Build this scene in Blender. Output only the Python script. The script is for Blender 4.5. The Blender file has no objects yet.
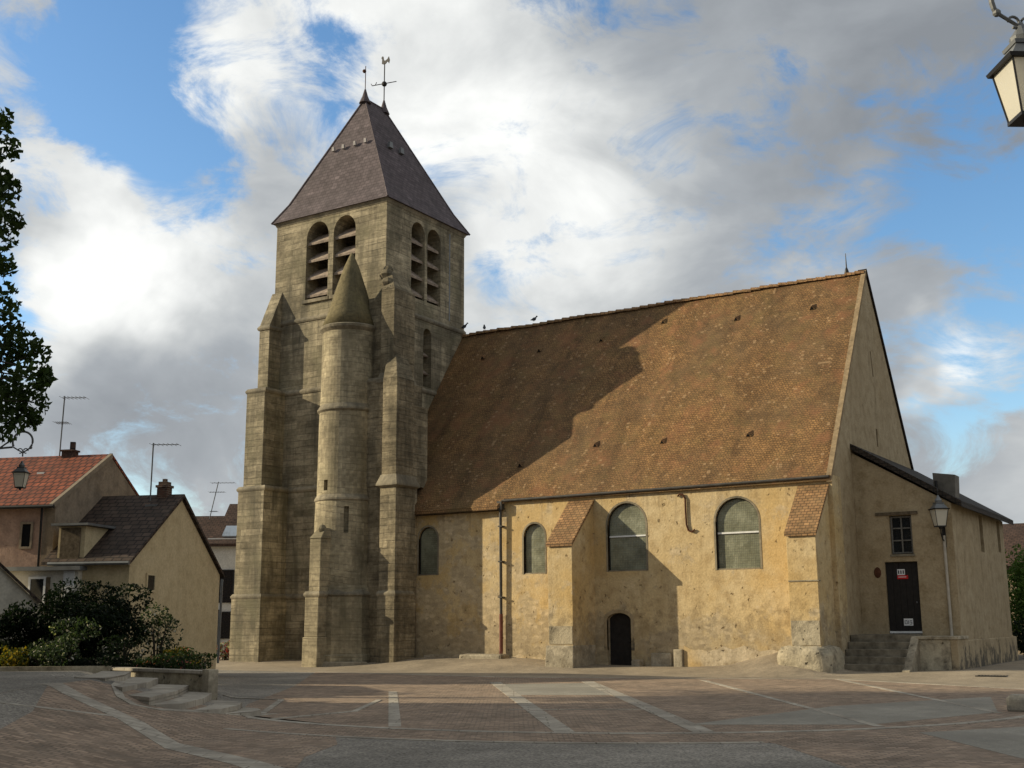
import bpy, bmesh, math, random
import numpy as np
from mathutils import Vector, Matrix
random.seed(7); rng = np.random.default_rng(11)
S = bpy.context.scene; COL = S.collection
# ------------------------------------------------------------------ camera, sky, sun, exposure
CAM = Vector((12.162, -39.940, 1.65))
FWD = Vector((-0.52208889, 0.82941389, 0.19873551)); RT = Vector((0.84569325, 0.5336415, -0.00544756)); UP = Vector((0.1105718, -0.16522517, 0.98003802))
cd = bpy.data.cameras.new('camera'); cam = bpy.data.objects.new('camera', cd); COL.objects.link(cam)
cd.lens = 36 * 1174.78 / 1024; cd.sensor_width = 36; cd.clip_start = .1; cd.clip_end = 5000
cam.matrix_world = Matrix(((RT.x, UP.x, -FWD.x, CAM.x), (RT.y, UP.y, -FWD.y, CAM.y), (RT.z, UP.z, -FWD.z, CAM.z), (0, 0, 0, 1)))
S.camera = cam
S.view_settings.view_transform = 'Standard'; S.view_settings.look = 'None'; S.view_settings.exposure = .2; S.view_settings.gamma = 1
SUN_EL = math.radians(20.5); SH = Vector((.893, .450, 0)).normalized()
SUND = Vector((SH.x * math.cos(SUN_EL), SH.y * math.cos(SUN_EL), -math.sin(SUN_EL)))
sl = bpy.data.lights.new('sun', 'SUN'); sl.energy = 5.0; sl.angle = math.radians(.5); sl.color = (1, .875, .63)
so = bpy.data.objects.new('sun', sl); COL.objects.link(so); so.rotation_euler = SUND.to_track_quat('-Z', 'Y').to_euler(); so.location = (-40, -30, 40)

def N(nt, t, **k):
    n = nt.nodes.new(t)
    for a, b in k.items():
        if a == 'ins':
            for i, v in b.items():
                if hasattr(v, 'is_output'): nt.links.new(v, n.inputs[i])
                else: n.inputs[i].default_value = v
        else: setattr(n, a, b)
    return n
def MA(nt, op, a, b=None, c=None, clamp=False):
    d = {0: a}
    if b is not None: d[1] = b
    if c is not None: d[2] = c
    return N(nt, 'ShaderNodeMath', operation=op, use_clamp=clamp, ins=d).outputs[0]
def MIX(nt, f, a, b, bt='MIX'):
    n = N(nt, 'ShaderNodeMix', data_type='RGBA', blend_type=bt)
    for i, v in ((0, f), (6, a), (7, b)):
        if hasattr(v, 'is_output'): nt.links.new(v, n.inputs[i])
        else: n.inputs[i].default_value = v if i == 0 else (tuple(v) + (1,))[:4]
    return n.outputs[2]
def RAMP(nt, f, pts, interp='LINEAR'):
    r = N(nt, 'ShaderNodeValToRGB', ins={0: f}); e = r.color_ramp.elements; r.color_ramp.interpolation = interp
    while len(e) < len(pts): e.new(.5)
    for el, (p, c) in zip(e, pts):
        el.position = p; el.color = (c, c, c, 1) if isinstance(c, (int, float)) else tuple(c) + (1,)
    return r.outputs[0]
def NOISE(nt, vec, scale, detail=4, rough=.55, dist=0):
    return N(nt, 'ShaderNodeTexNoise', ins={'Vector': vec, 'Scale': scale, 'Detail': detail, 'Roughness': rough, 'Distortion': dist}).outputs[0]
def VMUL(nt, v, s): return N(nt, 'ShaderNodeVectorMath', operation='MULTIPLY', ins={0: v, 1: s}).outputs[0]
def VADD(nt, v, s): return N(nt, 'ShaderNodeVectorMath', operation='ADD', ins={0: v, 1: s}).outputs[0]

COV = [(-0.729,0.524,0.440,0.064,-0.55),(-0.677,0.569,0.467,0.038,-0.30),(-0.720,0.572,0.394,0.051,-0.45),(-0.712,0.602,0.361,0.042,-0.60),(-0.801,0.544,0.249,0.038,-0.70),(-0.606,0.658,0.447,0.030,-0.50),(-0.664,0.612,0.430,0.034,0.35),(-0.167,0.929,0.331,0.055,-0.38),(-0.222,0.907,0.357,0.038,-0.22),(-0.122,0.948,0.295,0.068,-0.45),(-0.357,0.862,0.360,0.038,-0.30),(-0.531,0.793,0.299,0.019,-0.30),(-0.153,0.975,0.161,0.038,-0.35),(-0.743,0.502,0.443,0.019,0.40),(-0.756,0.568,0.326,0.034,0.30),(-0.709,0.576,0.406,0.021,0.30),(-0.763,0.594,0.255,0.043,0.30)]
BRI = [(0,0,1,.55,-.05),(.5,-.82,.3,.6,-.2),(-0.761,0.591,0.266,0.038,0.50),(-0.716,0.637,0.287,0.051,0.38),(-0.782,0.581,0.226,0.034,0.20),(-0.655,0.618,0.435,0.034,0.25),(-0.602,0.640,0.477,0.051,0.20),(-0.525,0.712,0.465,0.077,0.22),(-0.488,0.790,0.371,0.068,0.20),(-0.486,0.818,0.308,0.068,0.25),(-0.390,0.837,0.383,0.051,0.20),(-0.709,0.576,0.406,0.021,0.30),(-0.172,0.962,0.213,0.024,0.50),(-0.199,0.959,0.202,0.019,0.30),(-0.257,0.910,0.326,0.043,0.12),(-0.232,0.874,0.427,0.128,-0.36),(-0.154,0.896,0.416,0.094,-0.20),(-0.666,0.657,0.352,0.060,-0.28),(-0.759,0.626,0.178,0.068,-0.34),(-0.226,0.948,0.222,0.068,-0.18),(-0.579,0.745,0.331,0.034,-0.10),(-0.383,0.807,0.449,0.043,-0.10),(-0.194,0.974,0.116,0.060,-0.18),(-0.695,0.681,0.230,0.034,-0.12)]
def make_sky():
    w = bpy.data.worlds.new('World'); S.world = w; w.use_nodes = True; nt = w.node_tree; nt.nodes.clear()
    sky = N(nt, 'ShaderNodeTexSky', sky_type='NISHITA', sun_disc=False, sun_elevation=SUN_EL, sun_rotation=math.radians(243.3), air_density=1.0, dust_density=.6, ozone_density=1.5)
    d = N(nt, 'ShaderNodeTexCoord').outputs['Generated']
    wn = N(nt, 'ShaderNodeTexNoise', ins={'Vector': d, 'Scale': 7.0, 'Detail': 4.0, 'Roughness': .6}).outputs[1]
    wv = VMUL(nt, VADD(nt, wn, (-.5, -.5, -.5)), (.16, .16, .12))
    dw = N(nt, 'ShaderNodeVectorMath', operation='NORMALIZE', ins={0: VADD(nt, d, wv)}).outputs[0]
    def field(blobs):
        acc = None
        for x, y, z, s, a in blobs:
            v = Vector((x, y, z)).normalized()
            dot = N(nt, 'ShaderNodeVectorMath', operation='DOT_PRODUCT', ins={0: dw, 1: tuple(v)}).outputs[1]
            e = MA(nt, 'EXPONENT', MA(nt, 'MULTIPLY', MA(nt, 'SUBTRACT', dot, 1.0), 1 / (s * s)))
            acc = MA(nt, 'MULTIPLY', e, a) if acc is None else MA(nt, 'MULTIPLY_ADD', e, a, acc)
        return acc
    st = VMUL(nt, d, (1, 1, 1.7))
    n1 = NOISE(nt, st, 9, 11, .66, .5); n2 = NOISE(nt, VADD(nt, st, (3.1, 1.7, .4)), 5.5, 8, .55, .4)
    cov = MA(nt, 'ADD', field(COV), MA(nt, 'MULTIPLY_ADD', MA(nt, 'SUBTRACT', n1, .5), 2.35, .74))
    mask = N(nt, 'ShaderNodeMapRange', interpolation_type='SMOOTHSTEP', ins={0: cov, 1: .15, 2: .68}).outputs[0]
    bri = MA(nt, 'ADD', field(BRI), MA(nt, 'MULTIPLY_ADD', MA(nt, 'SUBTRACT', n2, .5), 1.15, .54))
    cc = RAMP(nt, bri, [(.0, (2.3, 2.5, 2.75)), (.35, (3.5, 3.75, 4.0)), (.6, (5.3, 5.5, 5.55)), (.95, (8.8, 8.9, 8.7))])
    skyc = N(nt, 'ShaderNodeHueSaturation', ins={'Saturation': 1.22, 'Value': 1.7, 'Color': sky.outputs[0]}).outputs[0]
    bg = N(nt, 'ShaderNodeBackground', ins={0: MIX(nt, mask, skyc, cc), 1: .1})
    nt.links.new(bg.outputs[0], N(nt, 'ShaderNodeOutputWorld').inputs[0])
make_sky()

# ------------------------------------------------------------------ frames and terrain
FH = Vector((-0.53271486, 0.84629479)); RH = Vector((0.84629479, 0.53271486))
def W(L, D, z=None):                       # metres to the right of / ahead of the viewpoint's ground spot -> world
    p = Vector((CAM.x, CAM.y)) + FH * D + RH * L
    return (p.x, p.y) if z is None else (p.x, p.y, z)
def LDof(x, y):
    v = Vector((x - CAM.x, y - CAM.y)); return v.dot(RH), v.dot(FH)
def sst(t): t = min(1, max(0, t)); return t * t * (3 - 2 * t)
BASE = [(-40, .05), (-26, .08), (-20, .05), (-17, .26), (-12.5, .28), (-9, .06), (-5.5, .04), (-4, .12), (-2, .62), (-.8, .5), (.3, 0), (2, .0), (4, .05), (60, .05)]
def gz(x, y):
    L, D = LDof(x, y)
    le = -5 - 1.8 * sst((D - 24) / 2)
    z = -.1 + .7 * min(1, max(0, (le - L) / 3.2)) * (1 - sst((D - 29) / 6))
    if y > -3.6 and -40 < x < 60:
        b = np.interp(x, [p[0] for p in BASE], [p[1] for p in BASE]) + .1
        z += b * sst((y + 3.6) / 3.4)
    return z

# ------------------------------------------------------------------ mesh helpers
class MB:
    def __init__(s): s.v, s.f, s.uv = [], [], {}
    def add(s, vs, fs):
        b = len(s.v); s.v += [tuple(p) for p in vs]; s.f += [tuple(b + i for i in f) for f in fs]; return s
    def box(s, x0, x1, y0, y1, z0, z1):
        return s.add([(x, y, z) for z in (z0, z1) for y in (y0, y1) for x in (x0, x1)], [(0, 2, 3, 1), (4, 5, 7, 6), (0, 1, 5, 4), (2, 6, 7, 3), (0, 4, 6, 2), (1, 3, 7, 5)])
    def frus(s, a, b):                     # two rectangles (x0,x1,y0,y1,z)
        P = [(a[0], a[2], a[4]), (a[1], a[2], a[4]), (a[1], a[3], a[4]), (a[0], a[3], a[4])]; Q = [(b[0], b[2], b[4]), (b[1], b[2], b[4]), (b[1], b[3], b[4]), (b[0], b[3], b[4])]
        return s.loft([P, Q])
    def loft(s, rings, cap=True, close=True):
        n = len(rings[0]); vs = [p for r in rings for p in r]; fs = []
        for k in range(len(rings) - 1):
            for i in range(n if close else n - 1):
                j = (i + 1) % n; fs.append((k * n + i, k * n + j, (k + 1) * n + j, (k + 1) * n + i))
        if cap: fs += [tuple(reversed(range(n))), tuple(range((len(rings) - 1) * n, len(rings) * n))]
        return s.add(vs, fs)
    def prism(s, poly, vec):
        vec = Vector(vec); return s.loft([[tuple(p) for p in poly], [tuple(Vector(p) + vec) for p in poly]])
    def lathe(s, cx, cy, prof, n=40, ph=0):
        return s.loft([[(cx + r * math.cos(ph + 2 * math.pi * i / n), cy + r * math.sin(ph + 2 * math.pi * i / n), z) for i in range(n)] for r, z in prof])
    def tube(s, pts, r, n=8):
        pts = [Vector(p) for p in pts]; rings = []
        for i, p in enumerate(pts):
            t = (pts[min(i + 1, len(pts) - 1)] - pts[max(i - 1, 0)]).normalized()
            a = t.cross(Vector((0, 0, 1))) if abs(t.z) < .95 else t.cross(Vector((1, 0, 0))); a.normalize(); b = t.cross(a)
            rr = r[i] if isinstance(r, (list, tuple)) else r
            rings.append([tuple(p + (a * math.cos(2 * math.pi * k / n) + b * math.sin(2 * math.pi * k / n)) * rr) for k in range(n)])
        return s.loft(rings)
    def ball(s, c, r, n=10, m=6, sx=1, sy=1, sz=1):
        return s.loft([[(c[0] + r * sx * math.sin(math.pi * (k + .02) / (m + .04)) * math.cos(2 * math.pi * i / n), c[1] + r * sy * math.sin(math.pi * (k + .02) / (m + .04)) * math.sin(2 * math.pi * i / n), c[2] - r * sz * math.cos(math.pi * (k + .02) / (m + .04))) for i in range(n)] for k in range(m + 1)])
    def build(s, name, mat, parent=None, cut=None, smooth=False, bevel=0, rec=True):
        loc = Vector(parent.get('_w', (0, 0, 0))) if parent else Vector((0, 0, 0))
        me = bpy.data.meshes.new(name); me.from_pydata([tuple(Vector(p) - loc) for p in s.v], [], s.f); me.update()
        bm = bmesh.new(); bm.from_mesh(me)
        if rec: bmesh.ops.recalc_face_normals(bm, faces=bm.faces)
        if bevel: bmesh.ops.bevel(bm, geom=[e for e in bm.edges if len(e.link_faces) == 2 and e.calc_face_angle(0) > .5], offset=bevel, segments=2, affect='EDGES', profile=.5)
        bm.to_mesh(me); bm.free()
        o = bpy.data.objects.new(name, me); COL.objects.link(o)
        for c in cut or []:
            cm = bpy.data.meshes.new('cut'); cm.from_pydata([tuple(Vector(p) - loc) for p in c.v], [], c.f)
            bm = bmesh.new(); bm.from_mesh(cm); bmesh.ops.recalc_face_normals(bm, faces=bm.faces); bm.to_mesh(cm); bm.free()
            co = bpy.data.objects.new('cut', cm); COL.objects.link(co)
            md = o.modifiers.new('b', 'BOOLEAN'); md.operation = 'DIFFERENCE'; md.solver = 'EXACT'; md.object = co
            bpy.context.view_layer.update(); dg = bpy.context.evaluated_depsgraph_get()
            nm = bpy.data.meshes.new_from_object(o.evaluated_get(dg)); o.modifiers.clear(); old = o.data; o.data = nm
            bpy.data.objects.remove(co); bpy.data.meshes.remove(cm); bpy.data.meshes.remove(old); nm.name = name
        me = o.data; me.materials.clear(); me.materials.append(mat)
        metric_uv(me, loc)
        if smooth: me.polygons.foreach_set('use_smooth', [True] * len(me.polygons))
        if parent: o.parent = parent; o['_w'] = tuple(loc)
        return o
def metric_uv(me, loc):
    uv = me.uv_layers.new(name='UVMap') if not me.uv_layers else me.uv_layers[0]
    co = np.empty(len(me.vertices) * 3); me.vertices.foreach_get('co', co); co = co.reshape(-1, 3) + np.array(loc)
    vi = np.empty(len(me.loops), int); me.loops.foreach_get('vertex_index', vi)
    nrm = np.empty(len(me.polygons) * 3); me.polygons.foreach_get('normal', nrm); nrm = nrm.reshape(-1, 3)
    lt = np.empty(len(me.polygons), int); me.polygons.foreach_get('loop_total', lt)
    nl = np.repeat(nrm, lt, axis=0); t = np.stack([-nl[:, 1], nl[:, 0], np.zeros(len(nl))], 1); L = np.linalg.norm(t, axis=1)
    flat = L < 1e-3; t[flat] = (1, 0, 0); L[flat] = 1; t /= L[:, None]; b = np.cross(nl, t)
    P = co[vi]; out = np.stack([(P * t).sum(1), (P * b).sum(1)], 1)
    uv.data.foreach_set('uv', out.ravel())
def thing(name, label, cat, loc, group=None):
    o = bpy.data.objects.new(name, None); COL.objects.link(o); o.location = loc; o['_w'] = tuple(loc); o.empty_display_size = .2
    return tag(o, label, cat, group)
def tag(o, label, cat, group=None):
    o['label'] = label; o['category'] = cat
    if group: o['group'] = group
    return o
def struct(o): o['kind'] = 'structure'; return o

# ------------------------------------------------------------------ materials
def newmat(name):
    m = bpy.data.materials.new(name); m.use_nodes = True; nt = m.node_tree; return m, nt, nt.nodes['Principled BSDF']
def fin(nt, b, col, rough=.9, bump=None, bs=.3, bd=.02, spec=.2):
    if hasattr(col, 'is_output'): nt.links.new(col, b.inputs['Base Color'])
    else: b.inputs['Base Color'].default_value = tuple(col) + (1,)
    if hasattr(rough, 'is_output'): nt.links.new(rough, b.inputs['Roughness'])
    else: b.inputs['Roughness'].default_value = rough
    b.inputs['Specular IOR Level'].default_value = spec
    if bump is not None:
        bn = N(nt, 'ShaderNodeBump', ins={'Height': bump, 'Strength': bs, 'Distance': bd}); nt.links.new(bn.outputs[0], b.inputs['Normal'])
def coords(nt):
    return N(nt, 'ShaderNodeTexCoord').outputs['UV'], N(nt, 'ShaderNodeNewGeometry').outputs['Position']
def masonry(name, c1, c2, cm, bw, bh, mort=.012, stain=(.06, .055, .04), sa=.5, var=.5, warp=.02, bs=.5, bd=.03, offset=.5, rough=.92, moss=None, lo=.45, hi=.72, streak=0.):
    m, nt, b = newmat(name); uv, pos = coords(nt)
    wn = N(nt, 'ShaderNodeTexNoise', ins={'Vector': pos, 'Scale': 2.2, 'Detail': 3.0}).outputs[1]
    uvw = VADD(nt, uv, VMUL(nt, VADD(nt, wn, (-.5, -.5, -.5)), (warp * 4, warp * 2, 0)))
    br = N(nt, 'ShaderNodeTexBrick', offset=offset, ins={'Vector': uvw, 'Color1': c1 + (1,), 'Color2': c2 + (1,), 'Mortar': cm + (1,), 'Scale': 1.0, 'Mortar Size': mort, 'Mortar Smooth': .3, 'Bias': 0.0, 'Brick Width': bw, 'Row Height': bh})
    n1 = NOISE(nt, pos, .7, 6, .62); n2 = NOISE(nt, pos, 6, 5, .6); n3 = NOISE(nt, VMUL(nt, pos, (1.6, 1.6, .22)), 1.0, 6, .62, .3); n4 = NOISE(nt, pos, 38, 3, .6)
    hs = NOISE(nt, VMUL(nt, pos, (.9, .9, 11)), 1.0, 5, .65, .3)
    fade = RAMP(nt, NOISE(nt, VADD(nt, pos, (9, 5, 2)), .9, 4, .6), [(.38, .15), (.62, 1)])
    col = MIX(nt, MA(nt, 'MULTIPLY', br.outputs[1], MA(nt, 'SUBTRACT', 1.0, fade)), br.outputs[0], tuple((a + b_) / 2 for a, b_ in zip(c1, c2)))
    if streak: col = MIX(nt, 1.0, col, RAMP(nt, hs, [(.32, 1 - streak), (.5, 1), (.72, 1 + streak * .6)]), 'MULTIPLY')
    col = MIX(nt, 1.0, col, RAMP(nt, n1, [(.3, 1 - var), (.7, 1 + var * .45)]), 'MULTIPLY')
    col = MIX(nt, 1.0, col, RAMP(nt, n2, [(.3, 1 - var * .6), (.72, 1 + var * .3)]), 'MULTIPLY')
    col = MIX(nt, MA(nt, 'MULTIPLY', RAMP(nt, n3, [(lo, 0), (hi, 1)]), sa), col, stain)
    if moss: col = MIX(nt, MA(nt, 'MULTIPLY', RAMP(nt, NOISE(nt, VADD(nt, pos, (5, 3, 9)), .55, 6, .65), [(.5, 0), (.68, 1)]), .6), col, moss)
    h = MA(nt, 'ADD', MA(nt, 'MULTIPLY', br.outputs[1], -.7), MA(nt, 'MULTIPLY_ADD', n2, .7, MA(nt, 'MULTIPLY', n4, .3)))
    if streak: h = MA(nt, 'MULTIPLY_ADD', hs, 1.2, h)
    fin(nt, b, col, rough, h, bs, bd); return m
def render_wall(name, base, dark, light, pits=.6, patch=.5, bs=.4, seed=0., grime=.0, stone=None):
    m, nt, b = newmat(name); uv, pos = coords(nt); pos = VADD(nt, pos, (seed, seed * .7, seed * .3))
    n1 = NOISE(nt, pos, .45, 6, .6, .2); n2 = NOISE(nt, pos, 2.4, 6, .65); n3 = NOISE(nt, pos, 14, 4, .6); n5 = NOISE(nt, VMUL(nt, pos, (1.8, 1.8, .25)), 1.0, 5, .6, .4)
    col = MIX(nt, MA(nt, 'MULTIPLY', RAMP(nt, n1, [(.38, 0), (.66, 1)]), patch), base, light)
    col = MIX(nt, MA(nt, 'MULTIPLY', RAMP(nt, n2, [(.45, 0), (.66, 1)]), .7), col, dark)
    col = MIX(nt, MA(nt, 'MULTIPLY', RAMP(nt, n5, [(.5, 0), (.75, 1)]), .45), col, tuple(c * .75 for c in dark))
    if stone:
        vz = N(nt, 'ShaderNodeSeparateXYZ', ins={0: pos}).outputs
        och = RAMP(nt, NOISE(nt, VADD(nt, pos, (11, 4, 6)), .38, 5, .55), [(.48, 0), (.62, 1)])
        col = MIX(nt, MA(nt, 'MULTIPLY', och, .6), col, (.5, .335, .13))
        big = NOISE(nt, VADD(nt, pos, (2, 9, 4)), .8, 7, .7)
        low = N(nt, 'ShaderNodeMapRange', ins={0: vz[2], 1: 2.6, 2: .1, 3: 0.0, 4: .17}).outputs[0]
        lft = N(nt, 'ShaderNodeMapRange', ins={0: vz[0], 1: -9.0, 2: -16.0, 3: 0.0, 4: .1}).outputs[0]
        sm = RAMP(nt, MA(nt, 'ADD', MA(nt, 'ADD', big, low), lft), [(.57, 0), (.63, 1)])
        vr = N(nt, 'ShaderNodeTexVoronoi', ins={'Vector': VMUL(nt, pos, (1, 1, 1.7)), 'Scale': 4.2, 'Randomness': .9})
        cel = N(nt, 'ShaderNodeSeparateColor', ins={0: vr.outputs[1]}).outputs[0]
        rub = MIX(nt, cel, tuple(c * .62 for c in stone), tuple(min(1, c * 1.22) for c in stone))
        rub = MIX(nt, RAMP(nt, vr.outputs[0], [(.3, 0), (.62, .55)]), rub, (.42, .33, .2))
        col = MIX(nt, MA(nt, 'MULTIPLY', sm, .8), col, rub)
        fine = RAMP(nt, NOISE(nt, VMUL(nt, pos, (4.5, 4.5, .22)), 1.0, 4, .6, .2), [(.55, 0), (.72, 1)])
        top = N(nt, 'ShaderNodeMapRange', ins={0: vz[2], 1: 4.2, 2: 6.6, 3: 0.0, 4: .55}).outputs[0]
        col = MIX(nt, MA(nt, 'MULTIPLY', fine, top), col, (.17, .125, .075))
    vo = N(nt, 'ShaderNodeTexVoronoi', ins={'Vector': VADD(nt, pos, VMUL(nt, N(nt, 'ShaderNodeTexNoise', ins={'Vector': pos, 'Scale': 6.0, 'Detail': 4.0}).outputs[1], (.35, .35, .35))), 'Scale': 3.4, 'Randomness': 1.0}).outputs[0]
    pm = MA(nt, 'MULTIPLY', RAMP(nt, vo, [(.08, 1), (.2, 0)]), MA(nt, 'MULTIPLY', RAMP(nt, n2, [(.45, 0), (.54, 1)]), pits))
    col = MIX(nt, pm, col, tuple(c * .55 for c in dark))
    if grime:
        zz = N(nt, 'ShaderNodeSeparateXYZ', ins={0: pos}).outputs[2]
        gm = RAMP(nt, MA(nt, 'SUBTRACT', MA(nt, 'MULTIPLY', n2, 3.6), MA(nt, 'ABSOLUTE', MA(nt, 'MULTIPLY', zz, .75))), [(.2, 0), (.75, 1)])
        col = MIX(nt, MA(nt, 'MULTIPLY', gm, grime), col, (.07, .065, .055))
    col = MIX(nt, 1.0, col, RAMP(nt, n3, [(.25, .8), (.75, 1.15)]), 'MULTIPLY')
    h = MA(nt, 'SUBTRACT', MA(nt, 'MULTIPLY_ADD', n2, .8, MA(nt, 'MULTIPLY', n3, .4)), MA(nt, 'MULTIPLY', pm, .8))
    fin(nt, b, col, .93, h, bs, .04); return m
def plain(name, col, rough=.7, metal=0, spec=.3, var=.25, scale=5, bs=.15):
    m, nt, b = newmat(name); uv, pos = coords(nt); n = NOISE(nt, pos, scale, 5, .6)
    c = MIX(nt, 1.0, col, RAMP(nt, n, [(.3, 1 - var), (.7, 1 + var * .5)]), 'MULTIPLY'); b.inputs['Metallic'].default_value = metal
    fin(nt, b, c, rough, n, bs, .01, spec); return m
def tiles(name, c1, c2, cm, bw, bh, dark=(.05, .045, .035), da=.6, wave=False, bs=.9, bd=.03, dscale=.35, hue=False):
    m, nt, b = newmat(name); uv, pos = coords(nt)
    wn = N(nt, 'ShaderNodeTexNoise', ins={'Vector': pos, 'Scale': 1.3, 'Detail': 4.0}).outputs[1]
    uvw = VADD(nt, uv, VMUL(nt, VADD(nt, wn, (-.5, -.5, -.5)), (.05, bh * .5, 0)))
    br = N(nt, 'ShaderNodeTexBrick', ins={'Vector': uvw, 'Color1': c1 + (1,), 'Color2': c2 + (1,), 'Mortar': cm + (1,), 'Scale': 1.0, 'Mortar Size': bh * .13, 'Mortar Smooth': .4, 'Bias': -.1, 'Brick Width': bw, 'Row Height': bh})
    wh = N(nt, 'ShaderNodeTexWhiteNoise', noise_dimensions='2D', ins={0: N(nt, 'ShaderNodeVectorMath', operation='FLOOR', ins={0: VMUL(nt, uvw, (1 / bw, 1 / bh, 0))}).outputs[0]}).outputs[0]
    col = MIX(nt, 1.0, br.outputs[0], RAMP(nt, wh, [(0, .78), (.75, 1.0), (.95, 1.12), (1, 1.4)]), 'MULTIPLY')
    n1 = NOISE(nt, pos, dscale, 7, .62, .3); n2 = NOISE(nt, VADD(nt, pos, (4, 2, 7)), 1.7, 5, .62)
    col = MIX(nt, MA(nt, 'MULTIPLY', RAMP(nt, n1, [(.4, 0), (.68, 1)]), da), col, dark)
    col = MIX(nt, 1.0, col, RAMP(nt, n2, [(.3, .72), (.7, 1.2)]), 'MULTIPLY')
    if hue:
        vs = NOISE(nt, VMUL(nt, uv, (.75, .07, 0)), 1.0, 6, .65, .3); col = MIX(nt, 1.0, col, RAMP(nt, vs, [(.34, .68), (.5, 1), (.7, 1.12)]), 'MULTIPLY')
        h1 = NOISE(nt, VADD(nt, pos, (1, 8, 3)), 1.1, 6, .7); h2 = NOISE(nt, VADD(nt, pos, (6, 1, 5)), .9, 6, .7)
        col = MIX(nt, MA(nt, 'MULTIPLY', RAMP(nt, h1, [(.5, 0), (.7, 1)]), .4), col, (.165, .118, .045)); col = MIX(nt, MA(nt, 'MULTIPLY', RAMP(nt, h2, [(.52, 0), (.66, 1)]), .5), col, (.24, .105, .05))
        col = MIX(nt, MA(nt, 'MULTIPLY', MA(nt, 'GREATER_THAN', wh, .975), .5), col, (.33, .22, .12))
    v = N(nt, 'ShaderNodeSeparateXYZ', ins={0: uvw}).outputs
    saw = MA(nt, 'SUBTRACT', 1.0, MA(nt, 'FRACT', MA(nt, 'DIVIDE', v[1], bh)))
    h = MA(nt, 'MULTIPLY_ADD', saw, .8, MA(nt, 'MULTIPLY', wh, .35))
    if wave: h = MA(nt, 'MULTIPLY_ADD', MA(nt, 'SINE', MA(nt, 'MULTIPLY', v[0], 2 * math.pi / bw)), .5, h)
    fin(nt, b, col, .85, h, bs, bd); return m
def ground_mat(name, c, var=.35, speck=.3, scale=1.0, rough=.95, patch=None):
    m, nt, b = newmat(name); uv, pos = coords(nt)
    n1 = NOISE(nt, pos, .35 * scale, 7, .62, .3); n2 = NOISE(nt, pos, 3.5 * scale, 5, .6); n3 = NOISE(nt, pos, 22 * scale, 4, .75)
    col = MIX(nt, 1.0, c, RAMP(nt, n1, [(.3, 1 - var), (.7, 1 + var * .5)]), 'MULTIPLY')
    col = MIX(nt, 1.0, col, RAMP(nt, n2, [(.3, 1 - var * .5), (.7, 1 + var * .3)]), 'MULTIPLY')
    col = MIX(nt, 1.0, col, RAMP(nt, n3, [(.3, 1 - speck), (.7, 1 + speck)]), 'MULTIPLY')
    if patch: col = MIX(nt, MA(nt, 'MULTIPLY', RAMP(nt, NOISE(nt, VADD(nt, pos, (7, 1, 3)), .5, 6, .65), [(.5, 0), (.6, 1)]), .6), col, patch)
    fin(nt, b, col, rough, MA(nt, 'MULTIPLY_ADD', n3, .5, n2), .4, .015, .25); return m
def leaves(name, c1, c2, spots=None, sp=.0):
    m, nt, b = newmat(name); g = N(nt, 'ShaderNodeNewGeometry'); r = g.outputs['Random Per Island']
    col = MIX(nt, r, c1, c2)
    if spots: col = MIX(nt, MA(nt, 'GREATER_THAN', r, 1 - sp), col, spots)
    col = MIX(nt, 1.0, col, RAMP(nt, NOISE(nt, g.outputs['Position'], 1.3, 3), [(.3, .6), (.7, 1.3)]), 'MULTIPLY')
    nt.links.new(col, b.inputs['Base Color']); b.inputs['Roughness'].default_value = .6; b.inputs['Specular IOR Level'].default_value = .12
    tr = N(nt, 'ShaderNodeBsdfTranslucent', ins={0: MIX(nt, 1.0, col, (1.2, 1.4, .5), 'MULTIPLY')})
    mx = N(nt, 'ShaderNodeMixShader', ins={0: .25, 1: b.outputs[0], 2: tr.outputs[0]}); nt.links.new(mx.outputs[0], nt.nodes['Material Output'].inputs[0]); return m
M = {}
M['ashlar'] = masonry('ashlar_limestone', (.46, .39, .265), (.27, .228, .15), (.13, .115, .08), 1.15, .29, .011, (.085, .076, .055), .85, .55, .035, .6, .04, moss=(.17, .155, .095), lo=.46, hi=.68, streak=.3)
M['turret'] = masonry('turret_limestone', (.46, .39, .255), (.34, .285, .185), (.18, .15, .105), .95, .26, .01, (.1, .086, .055), .75, .5, .03, .5, .03, moss=(.19, .165, .1), streak=.24)
M['mould'] = masonry('moulding_limestone', (.32, .275, .195), (.27, .23, .16), (.2, .17, .12), 1.1, 3.0, .01, (.08, .075, .06), .8, .5, .01, .4, .02)
M['rough'] = masonry('weathered_block_stone', (.38, .315, .205), (.27, .22, .14), (.15, .125, .085), 1.0, .31, .012, (.06, .053, .036), .8, .6, .05, .7, .05, streak=.3)
M['plaster'] = render_wall('ochre_lime_plaster', (.52, .39, .205), (.35, .245, .12), (.6, .485, .3), .95, .75, .7, 0., .25, stone=(.5, .4, .26))
M['plaster2'] = render_wall('grey_lime_plaster', (.36, .28, .17), (.25, .185, .1), (.42, .34, .22), .3, .7, .45, 5., .85)
M['plinth'] = render_wall('pale_plinth_stone', (.42, .36, .26), (.22, .18, .12), (.5, .44, .33), .6, .6, .9, 3., .3)
M['blotch'] = render_wall('lichen_spotted_stone', (.38, .32, .22), (.1, .085, .06), (.5, .44, .32), 1., .9, 1.2, 8., .75)
M['blotch2'] = render_wall('worn_pale_wall_foot', (.47, .38, .25), (.2, .15, .09), (.52, .44, .32), 1., .8, .8, 11., .5, stone=(.44, .37, .25))
M['tile'] = tiles('plain_clay_tiles', (.285, .155, .06), (.205, .112, .046), (.075, .045, .022), .12, .1, (.115, .078, .042), .65, hue=True)
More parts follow.
